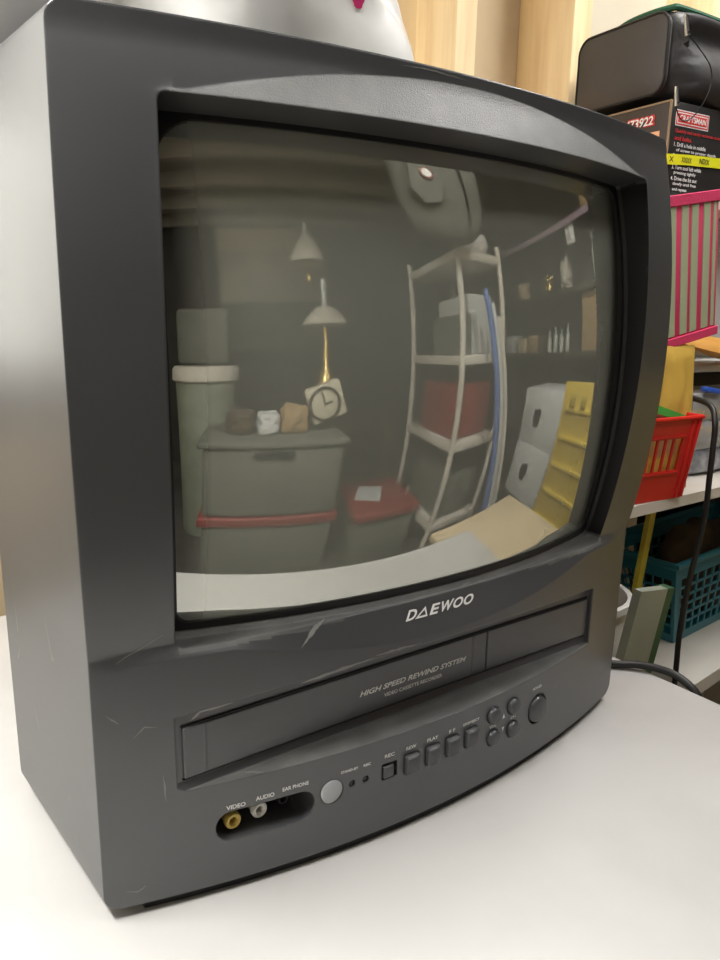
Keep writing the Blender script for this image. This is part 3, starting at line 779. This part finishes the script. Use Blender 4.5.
# clear bead cases
def beadcase(z, lb, seed, gold):
    t = thing('bead_case', (.88, .33, z), lb, 'case')
    bm = B(); box(bm, .775, 1.02, .255, .43, z, z+.046, .004, 2); obj('clear_shell', bm, M['clear'], t)
    random.seed(seed); bm = B()
    for k in range(150):
        x, y = random.uniform(.785, 1.01), random.uniform(.262, .36); zz = z+random.uniform(.008, .03)
        bmesh.ops.create_icosphere(bm, subdivisions=1, radius=random.uniform(.004, .007), matrix=Matrix.Translation((x, y, zz)))
    o = obj('bead_fill', bm, M['beads'], t); o['kind'] = 'stuff'
    bm = B()
    for k in range(46):
        a = k/46; bmesh.ops.create_icosphere(bm, subdivisions=1, radius=.0042, matrix=Matrix.Translation((.782+.235*a, .262+.004*math.sin(k), z+gold+.004*math.sin(k*.4))))
    o = obj('gold_bead_string', bm, M['gold'], t); o['kind'] = 'stuff'
    return t
beadcase(.196, 'clear bead case with a blue clip, topmost of its stack beside the red basket', 3, .012)
beadcase(.1485, 'clear bead case with gold beads, second from the top of its stack', 5, .034)
bm = B(); box(bm, .800, .845, .248, .262, .2425, .2505, .002, 2, rot_about((.82, .255, .246), 'Y', 8)); tag(obj('blue_clip', bm, M['blue'], loc=(.82, .255, .2425)), 'small bright blue clip on the topmost bead case', 'clip')
bm = B(); soft(bm, .885, .34, .1005, .21, .16, .047, amp=.008, freq=14, seed=6, pw=4); tag(obj('plastic_pouch', bm, M['beads'], loc=(.885, .34, .1005), ang=60), 'grey crumpled plastic pouch under the bead cases', 'pouch')
# hanging lead
bm = B(); tube(bm, spline([(.74, .30, .235), (.718, .24, .243), (.702, .188, .238), (.690, .169, .215), (.688, .166, .180), (.687, .165, .13), (.688, .165, .08), (.679, .165, .031), (.667, .165, -.022), (.660, .165, -.08), (.658, .165, -.12), (.662, .166, -.16), (.672, .17, -.25), (.68, .17, -.404)], 6), .0042, 10)
tag(obj('power_lead', bm, M['rubber'], loc=(.68, .17, -.404), ang=60), 'black lead hanging from the red basket down past the shelf edge', 'cable')
bm = B(); tube(bm, spline([(.215, .50, -.0035), (.262, .30, -.0035), (.276, .14, -.0035), (.285, .075, -.0035), (.307, .040, -.0035), (.325, .022, -.002), (.337, .002, -.0015), (.342, -.022, -.004), (.345, -.045, -.022), (.347, -.06, -.08), (.350, -.05, -.2), (.352, .02, -.6), (.36, .05, -.845)], 6), .0042, 10)
tag(obj('mains_cable', bm, M['rubber'], loc=(.36, .05, -.845), ang=60), 'black mains cord curving over the right edge of the white table', 'cable')
# teal basket
def teal():
    t = thing('laundry_basket', (.98, .37, -.2195), 'teal plastic basket with slotted sides on the low white shelf', 'basket')
    c = Vector((.852, .285, -.2195)); a = Vector((.985, .07, 0)).normalized(); b = Vector((-.07, .985, 0)).normalized()
    W_, D_, H_ = .36, .13, .165; fl = .062
    def P(u, v, z):
        k = z/H_*fl; kv = z/H_*.02
        return c + a*(u*(W_+2*k)-k) + b*(v*(D_+2*kv)-kv) + Vector((0, 0, z))
    def wall(p, rows, cols, nm):
        bm = B(); T = .003
        def slab(s0, s1, z0, z1):
            v = [p(s0, z0, 0), p(s1, z0, 0), p(s1, z1, 0), p(s0, z1, 0), p(s0, z0, T), p(s1, z0, T), p(s1, z1, T), p(s0, z1, T)]
            q = [bm.verts.new(x) for x in v]
            for f in ((0, 1, 2, 3), (7, 6, 5, 4), (0, 4, 5, 1), (1, 5, 6, 2), (2, 6, 7, 3), (3, 7, 4, 0)): bm.faces.new([q[i] for i in f])
        zs0, zs1 = .018, H_-.030
        slab(0, 1, 0, zs0); slab(0, 1, zs1, H_)
        rh = (zs1-zs0)/rows
        for r_ in range(rows):
            z = zs0+r_*rh
            if r_: slab(.04, .96, z-.0022, z+.0022)
            for k in range(cols+1):
                s = .04+.92*k/cols; slab(s-.007, s+.007, z, z+rh)
        slab(0, .04, zs0, zs1); slab(.96, 1, zs0, zs1)
        bmesh.ops.recalc_face_normals(bm, faces=bm.faces[:]); obj(nm, bm, M['teal'], t)
    wall(lambda s, z, e: P(s, 0, z)+Vector((0, e, 0)), 6, 14, 'front_wall')
    wall(lambda s, z, e: P(0, s, z)+Vector((e, 0, 0)), 6, 8, 'side_wall')
    wall(lambda s, z, e: P(1, s, z)+Vector((-e, 0, 0)), 6, 8, 'side_wall')
    wall(lambda s, z, e: P(s, 1, z)+Vector((0, -e, 0)), 6, 14, 'back_wall')
    bm = B(); prism(bm, [P(0, 0, 0), P(1, 0, 0), P(1, 1, 0), P(0, 1, 0)], (0, 0, .003)); obj('basket_floor', bm, M['teal'], t)
    bm = B(); cn = [P(0, 0, H_), P(1, 0, H_), P(1, 1, H_), P(0, 1, H_)]
    tube(bm, [lerp(cn[i], cn[(i+1) % 4], k/6) for i in range(4) for k in range(6)], .0065, 8, closed=True); obj('rim', bm, M['teal'], t)
    bm = B(); soft(bm, 1.04, .352, -.214, .26, .075, .18, amp=.03, freq=12, seed=9, pw=3); tag(obj('brown_blanket', bm, M['dbrown'], loc=(1.04, .352, -.214), ang=60), 'fuzzy brown blanket bundled in the teal basket', 'blanket')
teal()
# things leaning beside the table edge
def leaning(name, label, cat, p0, p1, w, th, m, edge=None):
    """board from foot p0 to top p1, width along x"""
    p0, p1 = Vector(p0), Vector(p1); d = (p1-p0); x = Vector((1, 0, 0)); x = (x-d.normalized()*x.dot(d.normalized())).normalized(); n = d.normalized().cross(x)
    t = thing(name, p0, label, cat); bm = B()
    prism(bm, [p0-x*w/2, p0+x*w/2, p1+x*w/2, p1-x*w/2], n*th); obj('panel_face', bm, m, t)
    if edge:
        bm = B(); q = p0+x*w/2; r_ = p1+x*w/2; prism(bm, [q, q+x*edge[0], r_+x*edge[0], r_], n*th*1.3); obj('panel_edge', bm, edge[1], t)
    return t
leaning('metal_panel', 'pale sage metal panel with a dark green edge leaning beside the table', 'panel', (.445, .15, -.409), (.507, .12, .012), .062, .012, M['sage'], (.016, M['dgreen']))
leaning('spirit_level', 'yellow bar leaning upright below the edge of the white shelf', 'level', (.622, .25, -.409), (.668, .235, .080), .014, .008, M['yellowbar'])
bm = B(); lathe(bm, [(0, 0), (.075, 0), (.085, .36), (.092, .362), (.092, .372), (.084, .372), (.080, .36), (.070, .004), (0, .004)], (.515, .265, -.409), 32); tag(obj('plastic_tub', bm, M['white'], loc=(.515, .265, -.409)), 'tall white plastic tub beside the sage panel', 'tub')
bm = B(); soft(bm, .645, .40, -.409, .12, .10, .44, amp=.03, freq=12, seed=4, pw=3); tag(obj('canvas_sack', bm, M['dolive'], loc=(.645, .40, -.409), ang=60), 'dark olive sack of clutter behind the yellow bar', 'sack')
bm = B(); soft(bm, .86, .50, -.2195, .22, .06, .25, amp=.008, freq=10, seed=14, pw=4); tag(obj('cloth_bundle', bm, M['dbrown'], loc=(.86, .492, -.2195), ang=60), 'dark brown cloth bundle behind the teal basket', 'cloth')
bm = B(); box(bm, 1.08, 1.38, .48, .54, -.2195, .05, .01, 3); tag(obj('black_crate', bm, M['black'], loc=(1.23, .50, -.2195)), 'added black crate deepening the shade at the back of the low white shelf', 'crate')  # added crate, a black fill for the shade under the shelf
# white plastic bag on top of the television
SPX, SPZ = .012, .598
pb = thing('plastic_bag', (-.03, .20, .5115), 'crumpled white plastic bag lying on top of the television', 'bag')
bm = B(); soft(bm, -.115, .235, .5050, .42, .22, .26, amp=.05, freq=9, seed=8, pw=5)
for v in bm.verts: v.co.z = max(v.co.z, .5122)
obj('bag_body', bm, M['bagwhite'], pb, ang=70)
from mathutils.bvhtree import BVHTree
sb = B(); sb.from_mesh(pb.children[0].data); tree = BVHTree.FromBMesh(sb)
fan = []
for k in range(14):
    a = 2*PI*k/14; q = Vector((SPX+.006*math.cos(a)*(1+.25*math.sin(3*a)), -.5, SPZ+.006*math.sin(a)))-org[pb.name]
    h = tree.ray_cast(q, Vector((0, 1, 0)))[0]
    fan.append((h if h else Vector((q.x, 0, q.z)))+org[pb.name]+Vector((0, -.0012, 0)))
sb.free(); bm = B(); bm.faces.new([bm.verts.new(p) for p in fan]); obj('printed_spot', bm, M['magenta'], pb)

# ------------------------------------------------------------ the room in front of the television (mirrored in its glass)
bt = thing('low_bench', (.62, -.23, -.85), 'plywood bench standing right of the white table', 'bench')
bm = B(); box(bm, .40, .86, -.48, -.05, -.172, -.150, .003); obj('bench_top', bm, M['board'], bt)
for x in (.43, .83):
    for y in (-.45, -.08): bm = B(); box(bm, x-.02, x+.02, y-.02, y+.02, -.85, -.172, .003); obj('leg', bm, M['wood'], bt)
bm = B(); box(bm, .72, .74, -.10, -.06, -.1495, -.135, .004); tag(obj('round_lid', bm, M['yellow'], loc=(.73, -.08, -.1495)), 'small yellow lid at the corner of the plywood bench', 'lid')
# yellow ribbed panel
yp = thing('plastic_board', (1.34, -.2, -.85), 'tall yellow ribbed plastic board standing beyond the plywood bench', 'board')
bm = B(); box(bm, 1.33, 1.345, -.46, -.01, -.85, .19, .004); obj('panel_sheet', bm, M['yellow'], yp)
for k in range(8):
    z = .075-.115*k; bm = B(); box(bm, 1.312, 1.332, -.44, -.03, z, z+.018, .003); obj('cross_rib', bm, M['yellow'], yp)
for y in (-.46, -.024): bm = B(); box(bm, 1.312, 1.332, y, y+.014, -.85, .19, .003); obj('side_rail', bm, M['yellow'], yp)
for k in range(4): bm = B(); box(bm, 1.306, 1.330, -.40+k*.10, -.36+k*.10, .10, .145, .003); obj('hook_tab', bm, M['yellowbar'], yp)
# white cartons with hand holes on a crate
bm = B(); box(bm, 1.455, 1.80, -.90, -.46, -.85, -.425, .01, 2); tag(obj('black_crate', bm, M['black'], loc=(1.61, -.68, -.85)), 'black floor crate under the two white cartons', 'crate')
def wc(z0, z1, dx, lb):
    t = thing('white_carton', (1.61+dx, -.68, z0), lb, 'box', None)
    mt = rot_about((1.61+dx, -.68, 0), 'Z', 8)
    bm = B(); box(bm, 1.44+dx, 1.79+dx, -.88, -.48, z0, z1, .003, 2, mt); obj('carton_body', bm, M['wcarton'], t)
    zc = (z0+z1)/2+.01; P = [(-.72, -.05), (-.67, -.05), (-.655, -.01), (-.655, .03), (-.68, .045), (-.695, .03), (-.72, .035), (-.73, .0)]
    bm = B(); prism(bm, [mt @ Vector((1.4388+dx, y-.03, zc+z)) for y, z in P], (.003, 0, 0)); obj('hand_hole', bm, M['black'], t)
wc(-.4245, -.150, 0, 'lower of the two white cartons with dark hand holes'); wc(-.1495, .125, .01, 'upper of the two white cartons with dark hand holes')
# white plastic rack
rk = thing('plastic_rack', (1.1, -1.35, -.85), 'white plastic rack with tiers of shelves, standing in front of the television', 'rack')
for x, y in ((.90, -1.05), (1.30, -1.05), (.90, -1.60), (1.30, -1.60)):
    bm = B(); tube(bm, [(x, y, -.85), (x, y, .83)], .019, 12); obj('post', bm, M['shelfwhite'], rk)
for z in (-.55, -.10, .31, .78):
    bm = B(); box(bm, .885, 1.315, -1.615, -1.035, z-.045, z, .006, 2); obj('rack_shelf', bm, M['shelfwhite'], rk)
bm = B(); lathe(bm, [(0, 0), (.07, 0), (.10, .02), (.130, .06), (.132, .085), (.125, .09), (.12, .11), (.08, .135), (0, .14)], (1.18, -1.20, .7805), 32); tag(obj('bowl', bm, M['white'], loc=(1.18, -1.20, .7805), ang=50), 'pale lidded bowl on top of the white rack', 'bowl')
bm = B(); box(bm, .93, 1.25, -1.50, -1.10, -.0995, .17, .02, 3); tag(obj('tool_case', bm, M['redlac'], loc=(1.09, -1.3, -.0995)), 'dark red tool case on the middle tier of the white rack', 'case')
bm = B(); box(bm, 1.02, 1.26, -1.45, -1.12, .3105, .60, .01, 2); tag(obj('white_carton', bm, M['wcarton'], loc=(1.14, -1.3, .3105)), 'white carton on the upper tier of the white rack', 'box')
bm = B(); box(bm, .93, 1.005, -1.40, -1.08, .3105, .50, .006, 2); tag(obj('dark_box', bm, M['canvas_dk'], loc=(.97, -1.25, .3105)), 'narrow dark box beside the carton on the white rack', 'box')
bm = B(); box(bm, .95, 1.25, -1.50, -1.08, -.5495, -.30, .02, 3); tag(obj('grey_bin', bm, M['canvas_dk'], loc=(1.1, -1.3, -.5495)), 'grey bin on the lowest tier of the white rack', 'bin')
for k, (dx, m, lb) in enumerate(((0, 'bluewhite', 'blue printed long tube leaning on the white rack'), (.06, 'wcarton', 'white long tube leaning on the rack beside the blue one'), (.12, 'shelfwhite', 'cream long tube leaning outermost on the white rack'))):
    bm = B(); tube(bm, [(1.30+dx, -.84, -.85), (1.06+dx, -.995, .60-.06*k)], .017, 12)
    o = tag(obj('long_tube', bm, M[m], loc=(1.30+dx, -.84, -.85)), lb, 'tube')
# hanging bag with badge
hb = thing('hanging_bag', (.85, -.92 , .74), 'dark grey hanging bag with an oval badge, above the white rack', 'bag')
bm = B(); rings = []
for z, hx, hy in ((.80, .15, .04), (.84, .22, .07), (.95, .28, .10), (1.10, .29, .11), (1.22, .26, .10), (1.34, .18, .07), (1.38, .06, .03)):
    rings.append([(.86+hx*math.cos(a)*(abs(math.cos(a))**-.3 if abs(math.cos(a)) > .05 else 1), -.93+hy*math.sin(a), z) for a in [2*PI*(k+.25)/24 for k in range(24)]])
bmesh.ops.translate(bm, verts=bm.verts, vec=(0, 0, 0)); loft(bm, rings); obj('bag_body', bm, M['canvas_dk'], hb, ang=50)
bm = B(); prism(bm, [(.60, -.825, .93), (.66, -.825, .88), (.76, -.825, .90), (.80, -.825, .98), (.76, -.825, 1.08), (.62, -.825, 1.09)], (0, -.03, 0)); obj('front_pocket', bm, M['canvas_dk'], hb)
bm = B(); lathe(bm, [(.028, 0), (.028, -.002), (0, -.002)], (.70, -.822, 1.0), 20, 'Y'); bmesh.ops.scale(bm, vec=(1.3, 1, .8), verts=bm.verts, space=Matrix.Translation((-.70, .822, -1.0))); bg_ = obj('oval_badge', bm, M['redlac'], hb)
bm = B(); lathe(bm, [(.021, 0), (.021, -.002), (0, -.002)], (.70, -.8195, 1.0), 20, 'Y'); bmesh.ops.scale(bm, vec=(1.3, 1, .8), verts=bm.verts, space=Matrix.Translation((-.70, .8195, -1.0))); obj('badge_face', bm, M['wprint'], bg_)
bm = B(); tube(bm, spline([(.86, -.82, 1.36), (.88, -.805, 1.2), (.93, -.82, 1.0), (.95, -.85, .83)], 5), .006, 8); obj('strap', bm, M['black'], hb)
bm = B(); tube(bm, [(.86, -.93, 1.37), (.86, -.93, 1.74)], .005, 8); obj('hanging_cord', bm, M['black'], hb)
hb.location += Vector((-.09, 0, -.03))
for ch in hb.children:
    if ch.name.startswith('hanging_cord'): ch.scale.z = 1.0
# red chest with paper
rc_ = thing('red_topped_chest', (.64, -1.4, -.85), 'dark chest with a red top on the floor, a sheet of paper on it', 'chest')
bm = B(); box(bm, .44, .84, -1.60, -1.20, -.85, -.51, .01, 3); obj('chest_body', bm, M['canvas_dk'], rc_)
bm = B(); box(bm, .42, .86, -1.62, -1.18, -.51, -.45, .015, 3); obj('chest_top', bm, M['redlac'], rc_)
bm = B(); box(bm, .50, .66, -1.52, -1.32, -.4495, -.447, 0, 1, rot_about((.6, -1.42, 0), 'Z', 25)); tag(obj('paper_sheet', bm, M['wcarton'], loc=(.6, -1.42, -.4495)), 'white sheet of paper lying on the red topped chest', 'paper')
# totes
rt_ = thing('red_lidded_tote', (-.03, -1.4, -.85), 'grey floor tote with a red lid, under the black tote', 'tote')
bm = B(); box(bm, -.36, .30, -1.60, -1.215, -.85, -.475, .02, 3); obj('tote_body', bm, M['canvas_dk'], rt_)
bm = B(); box(bm, -.38, .32, -1.62, -1.20, -.475, -.42, .012, 3); obj('tote_lid', bm, M['redlac'], rt_)
tt = thing('black_tote', (-.03, -1.4, -.4195), 'black lidded storage tote stacked on the red lidded one', 'tote')
bm = B(); box(bm, -.36, .30, -1.60, -1.205, -.4195, -.065, .03, 3); obj('tote_body', bm, M['canvas_dk'], tt)
bm = B(); box(bm, -.38, .32, -1.62, -1.19, -.065, -.035, .01, 3); obj('tote_lid', bm, M['canvas_dk'], tt)
bm = B(); box(bm, -.13, .05, -1.204, -1.188, -.11, -.08, .006, 2); obj('tote_handle', bm, M['black'], tt)
# bin with white lid, and dark case on it
kb = thing('lidded_bin', (-.42, -1.86, -.85), 'tall grey bin with a white lid at the dim left of the mirrored room', 'bin')
bm = B(); lathe(bm, [(0, 0), (.15, 0), (.185, 1.03), (0, 1.03)], (-.42, -1.86, -.85), 36); obj('bin_body', bm, M['sage'], kb)
bm = B(); lathe(bm, [(.195, 0), (.205, .01), (.203, .07), (.19, .09), (0, .10)], (-.42, -1.86, .18), 36); obj('bin_lid', bm, M['shelfwhite'], kb)
bm = B(); box(bm, -.57, -.27, -1.98, -1.74, .2805, .60, .03, 3); tag(obj('dark_case', bm, M['canvas_dk'], loc=(-.42, -1.86, .2805)), 'dark case standing on the white bin lid', 'case')
# side table with lamps and clock
sd = thing('side_table', (.2, -1.95, -.85), 'dark wooden side table carrying the two oil lamps', 'table')
bm = B(); box(bm, -.20, .80, -2.20, -1.66, -.13, -.095, .006, 2); obj('tabletop', bm, M['frame'], sd)
for x in (-.17, .77):
    for y in (-2.17, -1.69): bm = B(); box(bm, x-.025, x+.025, y-.025, y+.025, -.85, -.13, .004); obj('leg', bm, M['frame'], sd)
def shade(bm, c, r, h, scal=True):
    prof = [(r*.38, h*1.06), (r*.42, h), (r*.55, h*.86), (r*.9, h*.42), (r, h*.08), (r*.97, 0), (r*.93, .01), (r*.83, h*.40), (r*.48, h*.84), (r*.34, h*1.0)]
    lathe(bm, prof, c, 32)
la = thing('oil_lamp', (.40, -2.0, -.0945), 'tall brass lamp stand with a scalloped glass shade hanging from its arm', 'lamp')
bm = B(); lathe(bm, [(0, 0), (.07, 0), (.07, .012), (.02, .03), (.009, .05), (.009, 1.22), (0, 1.23)], (.40, -2.0, -.0945), 20); obj('stand', bm, M['brass'], la, ang=50)
bm = B(); tube(bm, spline([(.40, -2.0, .80), (.36, -2.0, .79), (.32, -2.0, .765), (.29, -2.0, .77), (.285, -2.0, .80)], 5), .007, 8); obj('arm', bm, M['brass'], la)
bm = B(); lathe(bm, [(0, 0), (.015, 0), (.03, .02), (.02, .05), (.035, .08), (.02, .11), (.025, .16), (0, .17)], (.285, -2.0, .77), 20); obj('burner', bm, M['brass'], la, ang=50)
bm = B(); shade(bm, (.285, -2.0, .92), .125, .16); obj('lamp_shade', bm, M['lampglass'], la, ang=50)
bm = B(); lathe(bm, [(.02, 0), (.03, .05), (.018, .12), (.018, .24), (.014, .24), (.014, .12)], (.285, -2.0, .94), 16); obj('chimney', bm, M['glassjar'], la, ang=50)
lb = thing('oil_lamp', (.33, -1.80, -.0945), 'short oil lamp with a wide white shade on the side table', 'lamp')
bm = B(); lathe(bm, [(0, 0), (.08, 0), (.085, .02), (.03, .05), (.025, .10), (.07, .17), (.08, .24), (.05, .32), (.03, .36), (.035, .42), (.02, .50), (.03, .58), (0, .60)], (.33, -1.80, -.0945), 28); obj('lamp_base', bm, M['brass'], lb, ang=50)
bm = B(); shade(bm, (.33, -1.80, .50), .145, .10); obj('lamp_shade', bm, M['lampglass'], lb, ang=50)
bm = B(); lathe(bm, [(.02, 0), (.032, .05), (.02, .12), (.018, .26), (.014, .26), (.014, .1)], (.33, -1.80, .51), 16); obj('chimney', bm, M['glassjar'], lb, ang=50)
# clock and parcels on the tote lid
ck = thing('mantel_clock', (.26, -1.42, -.0345), 'tilted cream mantel clock with a round dial on the black tote', 'clock')
mt = rot_about((.26, -1.42, -.03), 'Y', -18)
mt = Matrix.Translation((0, 0, .045)) @ mt
bm = B(); box(bm, .17, .36, -1.46, -1.38, -.03, .15, .01, 2, mt); obj('clock_case', bm, M['dial'], ck)
bm = B(); lathe(bm, [(.078, 0), (.085, .004), (.085, .012), (.078, .014), (.074, .010), (.074, 0)], (.25, -1.38, .06), 32, 'Y'); bmesh.ops.scale(bm, vec=(1, -1, 1), verts=bm.verts, space=Matrix.Translation((0, 1.38, 0))); bmesh.ops.reverse_faces(bm, faces=bm.faces[:]); bmesh.ops.transform(bm, matrix=mt, verts=bm.verts); dl = obj('dial_ring', bm, M['frame'], ck)
bm = B(); box(bm, .248, .253, -1.376, -1.372, .06, .12, 0, 1, mt); box(bm, .25, .29, -1.376, -1.372, .057, .062, 0, 1, mt); obj('clock_hand', bm, M['black'], ck)
for j, (x, w_, h_, m, l) in enumerate(((-.20, .13, .11, 'dbrown', 'brown parcel at the left end of the black tote lid'), (-.06, .11, .10, 'wcarton', 'crumpled white parcel in the middle of the black tote lid'), (.07, .13, .13, 'carton', 'shiny brown parcel beside the mantel clock'))):
    bm = B(); soft(bm, x, -1.40, -.0345, w_, .14, h_, amp=.02, freq=14, seed=j+20, pw=4); tag(obj('wrapped_parcel', bm, M[m], loc=(x, -1.40, -.0345), ang=30), l, 'parcel')
# framed board on the far wall
fb = thing('wall_board', (.12, -3.345, .35), 'large framed faded board on the far wall', 'picture')
bm = B(); box(bm, -.45, .68, -3.349, -3.33, .35, 1.68, .004); obj('backing', bm, M['canvas_dk'], fb)
bm = B(); box(bm, -.42, .65, -3.33, -3.322, .86, 1.36, .002); obj('faded_sheet', bm, M['poster'], fb)
bm = B(); box(bm, -.42, .65, -3.33, -3.324, 1.38, 1.65, .002); obj('upper_sheet', bm, M['board'], fb)
# dark shelving on the right wall
for z, l in ((-.22, 'lowest dark shelf board on the right wall'), (.28, 'second lowest dark shelf board on the right wall'), (.64, 'second highest dark shelf board on the right wall'), (1.02, 'highest mauve edged shelf board on the right wall')):
    bm = B(); box(bm, 2.08, 2.449, -1.95, .18, z-.02, z, .002)
    t = obj('wall_shelf', bm, M['frame'], loc=(2.26, -.9, z-.02)); tag(t, l, 'shelf')
    bm = B(); box(bm, 2.066, 2.0795, -1.95, .18, z-.035, z+.004, .002); obj('front_lip', bm, M['purple'] if z > 1 else M['frame'], t)
for y in (-1.955, -1.155, -.655, .185):
    bm = B(); box(bm, 2.10, 2.13, y-.0, y+.004, -.85, 1.45, 0); tag(obj('shelf_upright', bm, M['metal'], loc=(2.11, y, -.85)), 'thin steel strip upright of the right wall shelving', 'post', 'steel uprights on the right wall')
bm = B(); box(bm, 2.12, 2.36, -.58, -.26, .2805, .60, .004); tag(obj('cardboard_box', bm, M['carton'], loc=(2.24, -.42, .2805)), 'brown cardboard box upright on the second lowest wall shelf', 'box')
bm = B(); box(bm, 2.10, 2.34, -.42, -.12, 1.0205, 1.18, .004); tag(obj('cardboard_box', bm, M['carton'], loc=(2.22, -.27, 1.02)), 'brown cardboard box on the highest wall shelf', 'box')
bm = B(); box(bm, 2.12, 2.34, -.08, .12, 1.0205, 1.13, .004); tag(obj('white_box', bm, M['wcarton'], loc=(2.22, 0, 1.02)), 'white box beside the cardboard box on the highest wall shelf', 'box')
def bottle(x, y, z, h, r, m, l, g=None):
    bm = B(); lathe(bm, [(0, 0), (r, 0), (r, h*.6), (r*.8, h*.68), (r*.35, h*.76), (r*.35, h*.95), (0, h*.95)], (x, y, z), 16)
    t = obj('bottle', bm, M[m], loc=(x, y, z), ang=45); tag(t, l, 'bottle', g)
    bm = B(); lathe(bm, [(r*.4, 0), (r*.4, h*.06), (0, h*.06)], (x, y, z+h*.94), 12); obj('bottle_cap', bm, M['white'], t)
for k in range(5): bottle(2.18, -.36+.10*k, .6405, random.uniform(.24, .32), .032, 'glassjar', 'clear bottle in the row on the second highest wall shelf', 'clear bottles in a row')
for k in range(4): bottle(2.18, -1.05+.085*k, .2805, random.uniform(.13, .18), .028, 'glassjar', 'short clear jar on the second lowest wall shelf', 'short jars in a row')
for k in range(3): bottle(2.17, -.20+.085*k, .2805, .15, .024, ('gold', 'redlac', 'bluewhite')[k], ('golden', 'red', 'blue')[k]+' small bottle right of the cardboard box on the wall shelf')
for k, (y, h_, m) in enumerate(((-1.65, .13, 'wcarton'), (-1.48, .10, 'board'), (-1.32, .12, 'carton'))):
    bm = B(); box(bm, 2.12, 2.3, y, y+.13, .2805, .2805+h_, .004); tag(obj('small_box', bm, M[m], loc=(2.2, y+.06, .2805)), ('white', 'tan', 'brown')[k]+' small box at the far end of the second lowest wall shelf', 'box')
for k, (y, h_, m) in enumerate(((-1.42, .14, 'board'), (-1.05, .16, 'brass'), (-.80, .20, 'lampglass'))):
    bm = B(); soft(bm, 2.22, y, .6405, .14, .13, h_, amp=.03, freq=16, seed=k+40, pw=3); tag(obj('wrapped_bundle', bm, M[m], loc=(2.22, y, .6405), ang=40), ('tan', 'brassy', 'pale')[k]+' wrapped bundle on the second highest wall shelf', 'bundle')
bm = B(); box(bm, 2.10, 2.13, -.70, -.58, .88, 1.0, .01, 2); tag(obj('hanging_rag', bm, M['wprint'], loc=(2.11, -.64, .88)), 'white rag hanging under the highest wall shelf', 'rag')
bm = B(); lathe(bm, [(0, 0), (.05, 0), (.04, .05), (.012, .13), (0, .14)], (2.17, -.02, -.2195), 12); bmesh.ops.scale(bm, vec=(1, 1, 1.3), verts=bm.verts, space=Matrix.Translation((-2.17, .02, .2195))); tag(obj('red_cone', bm, M['red'], loc=(2.17, -.02, -.2195)), 'small red cone on the lowest wall shelf', 'cone')
#BACKGROUND-END
#CAMERA
cd = bpy.data.cameras.new('camera'); cam = bpy.data.objects.new('camera', cd); C.objects.link(cam)
cd.sensor_fit = 'VERTICAL'; cd.sensor_height = 24; cd.lens = 24*750.78/960; cd.clip_start = .01
rt = Vector((.81523174, -.57886905, .01754495)); dn = Vector((-.11783434, -.19545733, -.97360747)); fw = Vector((.56702052, .79164832, -.22755367))
# rows above are camera axes in world coordinates
m4 = Matrix((( rt.x, -dn.x, -fw.x, 0), (rt.y, -dn.y, -fw.y, 0), (rt.z, -dn.z, -fw.z, 0), (0, 0, 0, 1))).to_3x3()
cam.matrix_world = Matrix.Translation((-.35441, -.40997, .37209)) @ m4.to_4x4()
bpy.context.scene.camera = cam
w = bpy.data.worlds.new('w'); bpy.context.scene.world = w; w.use_nodes = True
w.node_tree.nodes['Background'].inputs[0].default_value = (.8, .85, 1, 1); w.node_tree.nodes['Background'].inputs[1].default_value = .3
vs = bpy.context.scene.view_settings; vs.view_transform = 'Standard'; vs.look = 'None'; vs.gamma = 1; vs.use_curve_mapping = False; vs.exposure = 0.0
